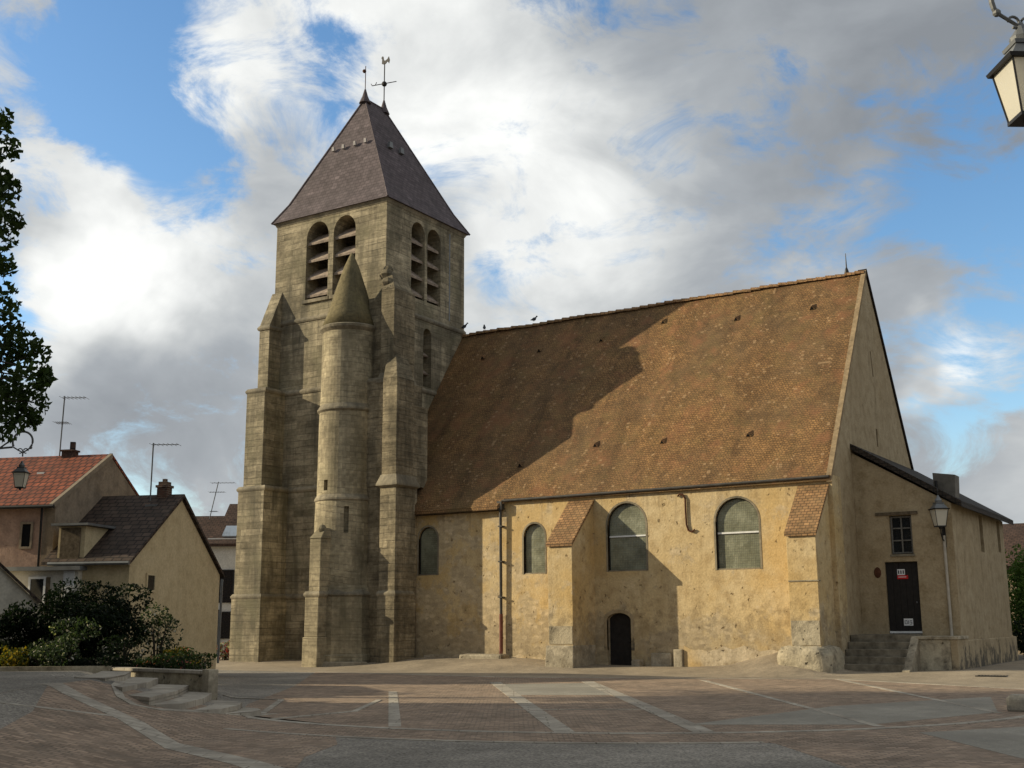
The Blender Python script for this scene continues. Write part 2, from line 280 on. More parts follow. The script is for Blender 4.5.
M['tilecap'] = tiles('buttress_cap_tiles', (.34, .19, .085), (.27, .15, .07), (.09, .055, .03), .2, .14, (.2, .14, .07), .5, dscale=1.2)
M['slate'] = tiles('violet_slate', (.122, .098, .102), (.11, .088, .092), (.075, .06, .064), .3, .2, (.095, .08, .082), .5, bs=.35, bd=.01)
M['redtile'] = tiles('red_interlocking_tiles', (.27, .075, .034), (.2, .055, .026), (.06, .02, .012), .24, .3, (.1, .045, .03), .5, False, 1., .05, 1.)
M['darktile'] = tiles('dark_brown_tiles', (.075, .05, .036), (.055, .037, .028), (.02, .014, .011), .3, .24, (.05, .04, .03), .5, False, 1., .05, 1.)
M['browntile'] = tiles('brown_flat_tiles', (.085, .05, .036), (.07, .042, .03), (.03, .02, .015), .25, .2, (.05, .035, .03), .5)
M['blackroof'] = tiles('annex_brown_tiles', (.045, .032, .022), (.035, .026, .02), (.012, .01, .008), .2, .14, (.03, .028, .02), .5)
M['glass'] = None
M['zinc'] = plain('dull_zinc', (.16, .165, .165), .5, .3, .4, .35, 2)
M['darkzinc'] = plain('dark_gutter_zinc', (.06, .055, .05), .6, .2, .3, .4, 4)
M['darkmetal'] = plain('dark_iron', (.018, .017, .016), .5, .3, .4, .4, 8)
M['rust'] = plain('rusty_iron', (.09, .035, .018), .85, 0, .2, .5, 8)
M['redpipe'] = plain('red_brown_paint', (.16, .05, .03), .6, 0, .3, .4, 6)
M['wood'] = plain('dark_door_boards', (.016, .013, .011), .7, 0, .3, .5, 6)
M['oldwood'] = plain('grey_old_timber', (.13, .1, .065), .9, 0, .1, .5, 9)
M['louvre'] = plain('weathered_louvre_boards', (.33, .265, .21), .9, 0, .1, .5, 5)
M['white'] = plain('white_paint', (.7, .7, .68), .6, 0, .3, .15, 6)
M['ventgrey'] = plain('pale_lead', (.27, .25, .25), .6, .1, .3, .3, 9)
M['paper'] = plain('white_paper', (.75, .75, .74), .8, 0, .1, .05, 3)
M['redpaper'] = plain('red_print', (.5, .03, .03), .8, 0, .1, .1, 3)
M['ink'] = plain('grey_print', (.07, .07, .08), .8, 0, .1, .1, 3)
M['cream'] = render_wall('cream_render', (.52, .42, .25), (.42, .33, .19), (.56, .46, .29), 0, .5, .2, 12., .15)
M['pink'] = render_wall('pinkish_stone_render', (.36, .23, .17), (.24, .16, .12), (.44, .32, .24), .4, .8, .4, 15.)
M['greyr'] = render_wall('grey_stained_render', (.26, .2, .14), (.14, .11, .08), (.3, .24, .17), 0, .6, .3, 21.)
M['whiter'] = render_wall('off_white_render', (.58, .54, .45), (.46, .42, .34), (.62, .58, .5), 0, .5, .15, 25., .15)
M['greyw'] = render_wall('cool_grey_render', (.62, .62, .6), (.54, .54, .52), (.66, .66, .64), 0, .5, .1, 30.)
M['brick'] = masonry('chimney_brick', (.12, .06, .04), (.09, .05, .035), (.2, .17, .13), .22, .075, .012, (.03, .03, .03), .6, .4)
M['void'] = plain('dark_interior', (.008, .008, .008), .9, 0, .1, .1)
M['darkglass'] = plain('dark_window_glass', (.012, .014, .016), .12, 0, .5, .1)
M['skyglass'] = plain('pale_skylight_glass', (.35, .4, .45), .08, .6, .5, .05)
M['bark'] = plain('tree_bark', (.05, .042, .032), .95, 0, .1, .5, 9, .6)
M['pole'] = plain('grey_painted_post', (.13, .13, .125), .55, .1, .35, .3, 4)
M['leafdark'] = leaves('dark_tree_leaves', (.022, .038, .01), (.05, .078, .02))
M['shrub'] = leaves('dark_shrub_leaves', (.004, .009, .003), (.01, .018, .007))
M['bush'] = leaves('flowering_shrub_leaves', (.03, .046, .02), (.06, .08, .04), (.5, .46, .38), .08)
M['rose'] = leaves('rose_bush_leaves', (.014, .024, .009), (.03, .045, .017), (.5, .45, .38), .08)
M['yellow'] = leaves('yellow_flower_leaves', (.06, .08, .015), (.12, .1, .02), (.4, .26, .02), .3)
M['low'] = leaves('low_bed_leaves', (.014, .026, .008), (.032, .05, .016), (.35, .12, .12), .05)
M['hedge'] = leaves('bright_hedge_leaves', (.05, .09, .02), (.09, .14, .03))
M['asphalt'] = ground_mat('grey_asphalt', (.24, .215, .178), .4, .8)
M['apron'] = ground_mat('pale_worn_asphalt', (.30, .245, .175), .35, .3)
M['concrete'] = ground_mat('grey_concrete_panel', (.29, .265, .215), .3, .25, patch=(.21, .19, .155))
M['band'] = masonry('pale_stone_band', (.47, .42, .34), (.37, .325, .26), (.17, .145, .11), .6, .3, .015, (.2, .175, .14), .6, .4, .005, .3, .01)
M['setts'] = masonry('brown_setts', (.42, .305, .215), (.215, .155, .108), (.14, .112, .085), .17, .12, .014, (.2, .165, .125), .45, .3, .01, .5, .01, lo=.4, hi=.75)
M['soil'] = ground_mat('bed_soil', (.045, .035, .025), .4, .4)
def glassmat():
    m, nt, b = newmat('grey_green_leaded_glass'); uv, pos = coords(nt)
    br = N(nt, 'ShaderNodeTexBrick', offset=0, ins={'Vector': uv, 'Color1': (.24, .24, .165, 1), 'Color2': (.2, .205, .14, 1), 'Mortar': (.13, .13, .1, 1), 'Scale': 1.0, 'Mortar Size': .006, 'Mortar Smooth': .3, 'Bias': 0.0, 'Brick Width': .07, 'Row Height': .085})
    n = NOISE(nt, pos, 1.4, 4); n2 = NOISE(nt, pos, 25, 2)
    fin(nt, b, MIX(nt, 1.0, br.outputs[0], RAMP(nt, n, [(.3, .6), (.7, 1.2)]), 'MULTIPLY'), RAMP(nt, n, [(.3, .12), (.7, .4)]), MA(nt, 'ADD', MA(nt, 'MULTIPLY', n2, .6), MA(nt, 'MULTIPLY', NOISE(nt, pos, 3.0, 2), 4.0)), .35, .02, .5); return m
M['glass'] = glassmat()
def lampmat():
    m, nt, b = newmat('milky_lantern_glass'); b.inputs['Base Color'].default_value = (.8, .76, .64, 1); b.inputs['Roughness'].default_value = .35
    tr = N(nt, 'ShaderNodeBsdfTranslucent', ins={0: (.85, .8, .68, 1)})
    mx = N(nt, 'ShaderNodeMixShader', ins={0: .45, 1: b.outputs[0], 2: tr.outputs[0]}); nt.links.new(mx.outputs[0], nt.nodes['Material Output'].inputs[0]); return m
M['opal'] = lampmat()

# ------------------------------------------------------------------ ground
def sheet(name, mat, poly, off, step=.25, z=None):        # polygon in (L,D), draped on the terrain
    me = bpy.data.meshes.new(name); bm = bmesh.new()
    vs = [bm.verts.new((p[0], p[1], 0)) for p in poly]; bm.faces.new(vs)
    xs = [p[0] for p in poly]; ys = [p[1] for p in poly]
    for ax, lo, hi in ((0, min(xs), max(xs)), (1, min(ys), max(ys))):
        k = math.ceil(lo / step) * step
        while k < hi:
            g = bm.verts[:] + bm.edges[:] + bm.faces[:]
            bmesh.ops.bisect_plane(bm, geom=g, plane_co=(k, 0, 0) if ax == 0 else (0, k, 0), plane_no=(1, 0, 0) if ax == 0 else (0, 1, 0)); k += step
    bmesh.ops.triangulate(bm, faces=bm.faces)
    for v in bm.verts:
        x, y = W(v.co.x, v.co.y); v.co = (x, y, gz(x, y) + off)
    bm.normal_update()
    for f in bm.faces:
        if f.normal.z < 0: f.normal_flip()
    ex = bmesh.ops.extrude_edge_only(bm, edges=[e for e in bm.edges if len(e.link_faces) == 1])
    for v in ex['geom']:
        if isinstance(v, bmesh.types.BMVert): v.co.z -= off + .02
    bm.to_mesh(me); bm.free(); o = bpy.data.objects.new(name, me); COL.objects.link(o); me.materials.append(mat)
    uv = me.uv_layers.new(name='UVMap')
    for l in me.loops:
        c = me.vertices[l.vertex_index].co; L, D = LDof(c.x, c.y); uv.data[l.index].uv = (L, D)
    return struct(o)
def ribbon(pts, w):                                       # (L,D) polyline -> polygon of width w
    pts = [Vector(p) for p in pts]; a, b = [], []
    for i, p in enumerate(pts):
        t = (pts[min(i + 1, len(pts) - 1)] - pts[max(i - 1, 0)]).normalized(); n = Vector((-t.y, t.x)) * w / 2
        a.append(tuple(p + n)); b.append(tuple(p - n))
    return a + b[::-1]
def toLD(x, y): return LDof(x, y)
def make_ground():
    # one broad sheet to the horizon: fine near the square, coarse far away
    far = [-900, -400, -200, -120, -80]; AL = far + list(np.arange(-60, -30, 1.0)) + list(np.arange(-30, -13, .5)) + list(np.arange(-13, -3, .25)) + list(np.arange(-3, 16, .5)) + list(np.arange(16, 60, 1.0)) + [80, 120, 200, 400, 900]
    AD = [d + 30 for d in far] + list(np.arange(-30, 12, 1.0)) + list(np.arange(12, 33, .25)) + list(np.arange(33, 60, .5)) + list(np.arange(60, 90, 1.0)) + [110, 150, 230, 430, 930]
    vs, fs = [], []; n = len(AD)
    for L in AL:
        for D in AD:
            x, y = W(L, D); vs.append((x, y, gz(x, y)))
    for i in range(len(AL) - 1):
        for j in range(n - 1): fs.append((i * n + j, (i + 1) * n + j, (i + 1) * n + j + 1, i * n + j + 1))
    mb = MB(); mb.add(vs, fs); o = mb.build('ground', M['asphalt'], rec=False); struct(o)
    # apron of pale asphalt between the square and the church
    edge = [toLD(*p) for p in ((-33, -6.5), (-17.5, -6.4), (-9, -6.9), (-3.4, -5.3), (.9, -3.7), (6.75, -6.8), (14, -9))]
    far = [toLD(*p) for p in ((22, 14), (3.6, 14), (3.6, 3), (-28, 3), (-33, 6))]
    sheet('church_apron', M['apron'], edge + far, 0.0080, .5)
    sheet('edge_band', M['band'], ribbon(edge[1:], .22), 0.0100, .5)
    # brown setts over the square
    arc = lambda R, a0, a1, n=40: [(2.5 + R * math.sin(math.radians(a0 + (a1 - a0) * i / n)), 28.9 - R * math.cos(math.radians(a0 + (a1 - a0) * i / n))) for i in range(n + 1)]
    sq = [(-5.4, 23.6)] + arc(9.5, -55, 60)[1:] + [(13.5, 27), (13, 30.4)] + [(e[0], e[1]) for e in reversed(edge[1:6])] + [(-6.2, 34), (-5.9, 27)]
    sheet('square_setts', M['setts'], sq, 0.0040)
    sheet('left_setts', M['setts'], [(-4.9, 23.4), (-8.2, 23.4), (-8.3, 21.6), (-7.2, 18.2), (-6.2, 13), (-2.5, 13), (-2.8, 16.4), (-2.6, 18.0), (-3.2, 21.5)], 0.0040)
    sheet('right_setts', M['setts'], arc(9.55, 2, 62, 24) + [(14, 22), (14, 12), (4.2, 12), (4.0, 15.5), (3.8, 17.8)], 0.0035)
    sheet('ring_setts', M['setts'], arc(11.05, -48, 8, 24) + arc(9.55, -48, 8, 24)[::-1], 0.0050, .4)
    # paler panels
    sheet('concrete_panel', M['concrete'], [(-.1, 29.7), (2.55, 29.4), (2.2, 35.2), (-.6, 34.8)], 0.0075)
    sheet('concrete_panel', M['concrete'], [(3.0, 21.0), (6.1, 20.8), (9.3, 23.4), (11.0, 28), (6.7, 25.3)], 0.0075)
    sheet('concrete_panel', M['concrete'], [(6.4, 19.3), (8.6, 20.3), (12, 20.0), (9, 15.5), (6.5, 15.7)], 0.0070)
    sheet('left_road', M['asphalt'], [(-8.35, 21.9), (-9.3, 24.5), (-9.7, 27.3), (-20, 27.6), (-20, 12), (-8.6, 15), (-8.1, 18.6)], 0.0050)
    # stone bands
    for pts, w in (([(-.55, 36), (.82, 19.7)], .34), ([(2.2, 36), (3.05, 19.6)], .36), ([(-3.13, 31.4), (-2.04, 20.9)], .22), ([(5.7, 36.6), (6.12, 20.4)], .16), ([(9.8, 36.4), (9.24, 23.2)], .16)):
        n = 12; sheet('stone_band', M['band'], ribbon([(pts[0][0] + (pts[1][0] - pts[0][0]) * i / n, pts[0][1] + (pts[1][1] - pts[0][1]) * i / n) for i in range(n + 1)], w), 0.0110)
    sheet('stone_band', M['band'], ribbon(arc(9.5, -56, 58, 50), .2), 0.0130)
    sheet('stone_band', M['band'], ribbon(arc(11.05, -42, 6, 30), .13), 0.0120)
    sheet('stone_band', M['band'], ribbon([(-8.47, 22.0), (-7.5, 20.8), (-6.1, 19.4), (-4.8, 17.6), (-3.5, 15.8), (-2.4, 14)], .42), 0.0100)
    sheet('stone_band', M['band'], ribbon([(-9.5, 16.9), (-8.0, 18.1), (-6.4, 19.5)], .12), 0.0090)
    sheet('stone_band', M['band'], ribbon([(-.1, 24.8), (2.8, 24.6)], .12), 0.0120)
    sheet('stone_band', M['band'], ribbon([(-7.0, 29.4), (-5.4, 28.2), (-4.95, 23.9)], .14), .02)
    sheet('stone_band', M['band'], ribbon([(-4.5, 22.6), (-3.2, 24.5), (-3.1, 28)], .12), .02)
    kerb = [(-7.9, 24.4), (-7.67, 23.32), (-7.1, 21.9), (-6.67, 21.3), (-6.26, 21.35), (-5.79, 22.3), (-4.98, 23.5), (-4.7, 24.0)]
    sheet('kerb_band', M['band'], ribbon(kerb, .16), 0.0160)
    # shallow stair of curved treads dropping to the right beside the planter
    noses = [((-8.0, 23.7), (-8.55, 27.0)), ((-7.3, 22.6), (-7.75, 26.4)), ((-6.5, 21.65), (-6.95, 25.9)), ((-6.0, 22.0), (-6.3, 25.3)), ((-5.45, 22.7), (-5.5, 24.6)), ((-5.02, 23.3), (-5.1, 24.2))]
    tops = [.62, .5, .37, .24, .1, .0]; prev = ((-8.8, 24.2), (-9.3, 27.3))
    mb = MB()
    for (a, b), t in zip(noses, tops):
        q = [W(*prev[0]), W(*a), W(*b), W(*prev[1])]; m1 = Vector(q[1]).lerp(Vector(q[2]), .5) + Vector((.12, .05)); m0 = Vector(q[0]).lerp(Vector(q[3]), .5) + Vector((.12, .05))
        poly = [q[0], q[1], tuple(m1), q[2], q[3], tuple(m0)]
        mb.prism([(p[0], p[1], -.6) for p in poly], (0, 0, t + .6)); prev = (a, b)
    struct(mb.build('stair_treads', M['band']))
make_ground()

# ------------------------------------------------------------------ church
CH = thing('church', 'old limestone church with square bell tower, brown tiled nave and low annex', 'church', (-10, 3, 0))
def arch(x0, x1, z0, z1, y, n=14, pt=1.0, axis='y'):      # outline of an arched opening in the plane y (or x) = y
    r = (x1 - x0) / 2; zc = z1 - r * pt; c = (x0 + x1) / 2
    p = [(x0, z0), (x1, z0)] + [(c + r * math.cos(math.pi * i / n), zc + r * pt * math.sin(math.pi * i / n)) for i in range(n + 1)]
    return [(a, y, z) if axis == 'y' else (y, a, z) for a, z in p]
def archring(x0, x1, z0, z1, y, d, w, pt=1.0, mb=None, foot=True, axis='y'):
    mb = mb or MB(); a = arch(x0, x1, z0, z1, y, pt=pt, axis=axis); b = arch(x0 - w, x1 + w, z0 - (w if foot else 0), z1 + w, y, pt=pt, axis=axis)
    n = len(a); dv = (0, d, 0) if axis == 'y' else (d, 0, 0); sh = lambda P: [tuple(Vector(p) + Vector(dv)) for p in P]; a2, b2 = sh(a), sh(b)
    fs = []
    for i in range(n):
        j = (i + 1) % n
        if not foot and i == 0: continue
        fs += [(i, j, n + j, n + i), (2 * n + i, 3 * n + i, 3 * n + j, 2 * n + j), (i, 2 * n + i, 2 * n + j, j), (n + i, n + j, 3 * n + j, 3 * n + i)]
    return mb.add(a + b + a2 + b2, fs)
TX0, TX1, TY0, TY1 = -26.38, -19.65, 0.0, 6.2
def string(mb, x0, x1, y0, y1, z, o=.075, h=.1):
    if isinstance(mb, list): mb.append(MB()); mb = mb[-1]
    mb.frus((x0 - .04, x1 + .04, y0 - .04, y1 + .04, z - .13), (x0 - o, x1 + o, y0 - o, y1 + o, z - .06))
    mb.frus((x0 - o, x1 + o, y0 - o, y1 + o, z - .06), (x0 - o, x1 + o, y0 - o, y1 + o, z))
    mb.frus((x0 - o, x1 + o, y0 - o, y1 + o, z), (x0 - .005, x1 + .005, y0 - .005, y1 + .005, z + h))
def make_tower():
    t = MB().box(TX0, TX1, TY0, TY1, -.6, 20.62)
    cuts = [MB().box(TX0 + .9, TX1 - .9, TY0 + .9, TY1 - .9, 10.5, 20.3)]
    fw = [(-24.45, -23.08, 16.5, 20.28), (-22.78, -21.45, 16.5, 20.28)]; ew = [(1.87, 2.92, 16.42, 20.15), (3.12, 4.2, 16.42, 20.15)]
    for a, b, z0, z1 in fw: cuts.append(MB().prism(arch(a, b, z0, z1, -.5, pt=1.15), (0, 1.7, 0)))
    for a, b, z0, z1 in ew: cuts.append(MB().prism(arch(a, b, z0, z1, TX1 + .5, pt=1.15, axis='x'), (-1.7, 0, 0)))
    cuts.append(MB().prism(arch(2.88, 3.5, 12.35, 15.15, TX1 + .5, axis='x'), (-1.7, 0, 0)))
    t.build('tower_wall', M['ashlar'], CH, cut=cuts)
    for a, b, z0, z1 in fw:
        MB().box(a - .12, b + .12, -.1, .5, z0 - .16, z0 - .003).build('sill', M['mould'], CH)
        for k in range(4):
            z = z0 + .35 + k * .86
            MB().prism([(a - .02, .1, z - .1), (a - .02, .12, z - .2), (a - .02, .8, z + .36), (a - .02, .8, z + .48)], (b - a + .04, 0, 0)).build('louvre', M['louvre'], CH)
    for a, b, z0, z1 in ew:
        for k in range(4):
            z = z0 + .35 + k * .84
            MB().prism([(TX1 - .1, a - .02, z - .1), (TX1 - .12, a - .02, z - .2), (TX1 - .8, a - .02, z + .36), (TX1 - .8, a - .02, z + .48)], (0, b - a + .04, 0)).build('louvre', M['louvre'], CH)
    for z in (13.15, 14.0): MB().prism([(TX1 - .15, 2.86, z - .1), (TX1 - .2, 2.86, z - .16), (TX1 - .7, 2.86, z + .25), (TX1 - .65, 2.86, z + .3)], (0, .66, 0)).build('louvre', M['louvre'], CH)
    MB().box(TX1 - .12, TX1 + .012, 4.9, 4.99, 15.9, 20.3).build('lightning_cable', M['zinc'], CH)
    for z in (15.6, 12.18, 7.63, 2.84):
        m = MB(); string(m, TX0, TX1, TY0, TY1, z); m.build('string_course', M['mould'], CH)
    m = MB(); m.frus((TX0 - .02, TX1 + .02, TY0 - .02, TY1 + .02, 20.45), (TX0 - .12, TX1 + .12, TY0 - .12, TY1 + .12, 20.66)); m.build('eaves_cornice', M['mould'], CH)
    # slate roof: steep hip with a short ridge running back
    e, z0, zt = .2, 20.62, 27.25; xm = (TX0 + TX1) / 2
    x0, x1, y0, y1 = TX0 - e, TX1 + e, TY0 - e, TY1 + e; ra, rb = (xm, 2.35, zt), (xm, 3.85, zt)
    kk = .2                                              # slight kick at the foot
    xi0, xi1, yi0, yi1, zi = x0 + .62, x1 - .62, y0 + .62 * .86, y1 - .62 * .86, z0 + 1.0
    r = MB().add([(x0, y0, z0), (x1, y0, z0), (x1, y1, z0), (x0, y1, z0), (xi0, yi0, zi), (xi1, yi0, zi), (xi1, yi1, zi), (xi0, yi1, zi), ra, rb],
        [(0, 1, 5, 4), (1, 2, 6, 5), (2, 3, 7, 6), (3, 0, 4, 7), (4, 5, 8), (5, 6, 9, 8), (6, 7, 9), (7, 4, 8, 9), (3, 2, 1, 0)])
    ro = r.build('tower_roof', M['slate'], CH)
    f = MB()                                             # lead hips
    for a, b in (((xi0, yi0, zi), ra), ((xi1, yi0, zi), ra), ((xi1, yi1, zi), rb), ((x0, y0, z0), (xi0, yi0, zi)), ((x1, y0, z0), (xi1, yi0, zi)), ((x1, y1, z0), (xi1, yi1, zi)), (ra, rb)): f.tube([a, b], .05, 6)
    fo = f.build('lead_hips', M['slate'], ro)
    fo.parent = ro
    def slope(u, v):                                     # front slope point
        y = yi0 + (ra[1] - yi0) * v; z = zi + (zt - zi) * v; w = (xi1 - xi0) / 2 * (1 - v); return Vector((xm + u * w, y - .02, z))
    nS = Vector((0, -(zt - zi), ra[1] - yi0)).normalized()
    for u in (-.62, -.22, .24, .66):
        p = slope(u, .47); d = MB()
        d.prism([tuple(p + Vector((-.08, 0, 0))), tuple(p + Vector((.08, 0, 0))), tuple(p + Vector((.06, -.02, .2))), tuple(p + Vector((-.06, -.02, .2)))], (0, -.1, .02)); d.build('roof_vent', M['ventgrey'], ro)
    for v in (-.45, .1):
        x = xi1 + (xm - xi1) * .47; z = zi + (zt - zi) * .47; y = 3.1 + v * 1.6
        MB().prism([(x, y - .15, z), (x, y + .15, z), (x - .02, y + .1, z + .3), (x - .02, y - .1, z + .3)], (.14, 0, .02)).build('roof_vent', M['zinc'], ro)
    for (x, y, z), h in ((ra, 0), (rb, 1)):
        m = MB(); m.lathe(x, y, [(.3, z - .25), (.15, z + .1), (.04, z + .5)], 12); m.build('finial_base', M['slate'], ro)
        if not h:
            m = MB(); m.tube([(x, y, z + .45), (x, y, z + 1.75)], .02, 6); m.ball((x - .08, y, z + 1.5), .1, 8, 5); m.build('finial', M['rust'], ro)
        else:
            m = MB(); m.tube([(x, y, z + .45), (x, y, z + 2.55)], .028, 6); m.ball((x, y, z + 1.4), .14, 10, 6)
            m.tube([(x - .55, y - .3, z + 1.32), (x + .55, y + .3, z + 1.52)], .022, 6)
            m.tube([(x - .55, y - .3, z + 1.32), (x - .62, y - .3, z + 1.44)], .02, 5); m.tube([(x - .4, y - .22, z + 1.36), (x - .34, y - .2, z + 1.5)], .02, 5); m.build('cross', M['darkmetal'], ro)
            m = MB(); c = [(-.22, .0), (-.05, -.08), (.1, -.06), (.24, .06), (.36, -.1), (.42, .1), (.34, .34), (.22, .2), (.05, .14), (-.06, .2), (-.1, .42), (-.2, .46), (-.27, .36), (-.2, .26)]
            m.prism([(x + a * .8, y - .012, z + 2.55 + b * .9) for a, b in c], (0, .025, 0)); m.build('weathercock', M['darkmetal'], ro)
make_tower()

def make_buttresses():
    # front-left and west buttresses of the tower
    for rot in (0, 1):
        T = (lambda x, y: (x, y)) if rot == 0 else (lambda x, y: (TX0 + (y - 0) * .8 + .0, (-x + TX0) + 1.45))
        m = MB(); s = []
        def bx(mb, x0, x1, y0, y1, z0, z1):
            if rot: (xa, ya), (xb, yb) = T(x0, y0), T(x1, y1); mb.box(min(xa, xb), max(xa, xb), min(ya, yb), max(ya, yb), z0, z1)
            else: mb.box(x0, x1, y0, y1, z0, z1)
        def st(x0, x1, y0, y1, z):
            if rot: (xa, ya), (xb, yb) = T(x0, y0), T(x1, y1); x0, x1, y0, y1 = min(xa, xb), max(xa, xb), min(ya, yb), max(ya, yb)
            string(s, x0, x1, y0, y1, z)
        bx(m, -26.8, -25.02, -1.62, .3, -.6, 2.84); bx(m, -26.72, -25.12, -1.55, .28, 2.8, 7.63); bx(m, -26.64, -25.5, -1.33, .26, 7.6, 12.18); bx(m, -26.55, -25.9, -.76, .24, 12.1, 15.35)
        if rot == 0: m.prism([(-26.56, .23, 15.345), (-26.56, -.78, 15.345), (-26.56, .0, 17.15), (-26.56, .23, 17.15)], (.68, 0, 0))
        else: m.prism([(TX0 + .2, .1, 15.345), (TX0 - .6, .1, 15.345), (TX0 + .01, .1, 16.8), (TX0 + .2, .1, 16.8)], (0, .6, 0))
        st(-26.76, -25.06, -1.58, .2, 2.84); st(-26.7, -25.1, -1.53, .2, 7.63); st(-26.62, -25.5, -1.3, .2, 12.18); st(-26.55, -25.9, -.77, .1, 15.3)
        o = m.build('buttress', M['ashlar'], CH, bevel=.02); [k.build('weathering', M['mould'], o) for k in s]
    # stepped pier on the south-east corner of the tower
    m = MB(); s = []
    m.box(-18.5, -17.6, -1.66, -.25, -.6, 2.8); m.box(-18.47, -17.63, -1.62, -.3, 2.8, 7.3); m.box(-18.42, -17.66, -1.6, -.4, 7.28, 11.8); m.box(-19.0, -18.28, -1.08, .4, 11.7, 15.9)
    m.box(-19.95, -18.3, -1.15, .7, -.6, 7.3); m.box(-19.95, -18.1, -1.2, .75, 7.3, 11.8); m.box(-19.9, -18.9, -.85, .9, 11.8, 15.7); m.box(-18.4, -17.75, -.6, .7, 7.3, 10.8); m.box(-18.6, -17.75, -.5, -.003, -.6, 7.2)
    m.frus((-19.0, -18.28, -1.08, .3, 15.9), (-19.5, -18.95, -.45, .5, 16.9)); m.frus((-18.42, -17.66, -1.6, -.4, 11.8), (-18.7, -18.2, -1.0, -.2, 12.9))
    for c, r in (((-18.95, -.7, 16.3), .34), ((-19.25, -.4, 16.8), .36), ((-18.75, -.3, 16.2), .3), ((-19.35, -.2, 17.1), .26), ((-18.7, -.85, 15.95), .25)): m.ball(c, r, 7, 4, 1, 1, .8)
    o = m.build('buttress', M['rough'], CH, bevel=.02)
    string(s, -18.47, -17.63, -1.62, -.45, 2.84); string(s, -18.45, -17.65, -1.61, -.3, 7.3, .15, .4); string(s, -18.98, -18.27, -1.1, .3, 11.8, .13, .4); string(s, -19.9, -18.6, -1.15, .9, 11.9)
    [k.build('weathering', M['mould'], o) for k in s]
    # stair turret with its stone cone
    cx, cy = -20.8, -1.0; q = math.pi / 8
    m = MB(); m.lathe(cx, cy, [(1.72, -.6), (1.7, .35), (1.62, .4), (1.6, 2.84)], 8, q); m.build('turret_base', M['turret'], CH); m = MB(); m.lathe(cx, cy, [(1.5, 2.84), (1.36, 3.2), (1.32, 6.8)], 48); mid = m; m = MB()
    m.lathe(cx, cy, [(1.29, 6.78), (1.29, 6.85), (1.27, 6.86), (1.25, 10.72), (1.22, 10.73), (1.2, 14.3)], 48)
    cuts = [MB().box(cx - .2, cx + .02, -2.6, -1.9, 7.15, 7.6), MB().prism([(cx + .72 + a * .075 + d * .66, cy - .84 + a * .066 - d * .75, 5.35) for a, d in ((-1, 0), (1, 0), (1, 1.4), (-1, 1.4))], (0, 0, 1.1))]
    tu = m.build('turret', M['turret'], CH, cut=cuts[:1]); mid.build('turret_base', M['turret'], CH, cut=cuts[1:])
    for r, z in ((1.27, 6.82), (1.24, 10.7)):
        s = MB(); s.lathe(cx, cy, [(r, z - .16), (r + .1, z - .07), (r + .1, z), (r - .02, z + .2)], 48); s.build('ring_moulding', M['mould'], tu)
    s = MB(); s.lathe(cx, cy, [(1.57, 2.7), (1.67, 2.78), (1.67, 2.84), (1.5, 3.0)], 8, q); s.build('ring_moulding', M['mould'], tu)
    s = MB(); s.lathe(cx, cy, [(1.2, 14.12), (1.33, 14.26), (1.35, 14.36), (1.26, 14.42)], 48); s.build('ring_moulding', M['mould'], tu)
    c = MB(); c.lathe(cx, cy, [(1.26, 14.4), (1.03, 15.0), (.7, 16.15), (.34, 17.25), (.06, 17.9), (.02, 17.95)], 48)
    c.build('turret_cone', masonry('mossy_cone_stone', (.2, .165, .09), (.165, .135, .07), (.12, .1, .06), .45, .26, .012, (.06, .055, .035), .7, .4, .02, .6, .03, moss=(.12, .11, .045)), tu, smooth=True)
    p = MB(); p.box(-21.24, -20.42, -3.05, -2.2, -.6, 1.1); p.box(-21.2, -20.46, -3.0, -2.2, 1.1, 2.84); p.box(-21.1, -20.5, -2.9, -2.2, 2.8, 5.1); p.frus((-21.14, -20.46, -2.94, -2.1, 5.1), (-20.98, -20.55, -2.55, -2.1, 5.55))
    p.ball((-20.72, -2.6, 5.5), .2, 7, 4); p.ball((-20.9, -2.5, 5.4), .19, 7, 4)
    o = p.build('buttress', M['turret'], CH, bevel=.03)
    s = MB(); string(s, -21.18, -20.46, -2.98, -2.2, 2.84); s.build('weathering', M['mould'], o)
    p = MB(); p.prism([(-20.6, -2.75, -.3), (-18.85, -2.15, -.3), (-18.75, -1.9, -.3), (-20.5, -2.4, -.3)], (0, 0, .42)); p.build('foot_stone', M['plinth'], CH, bevel=.03)
make_buttresses()

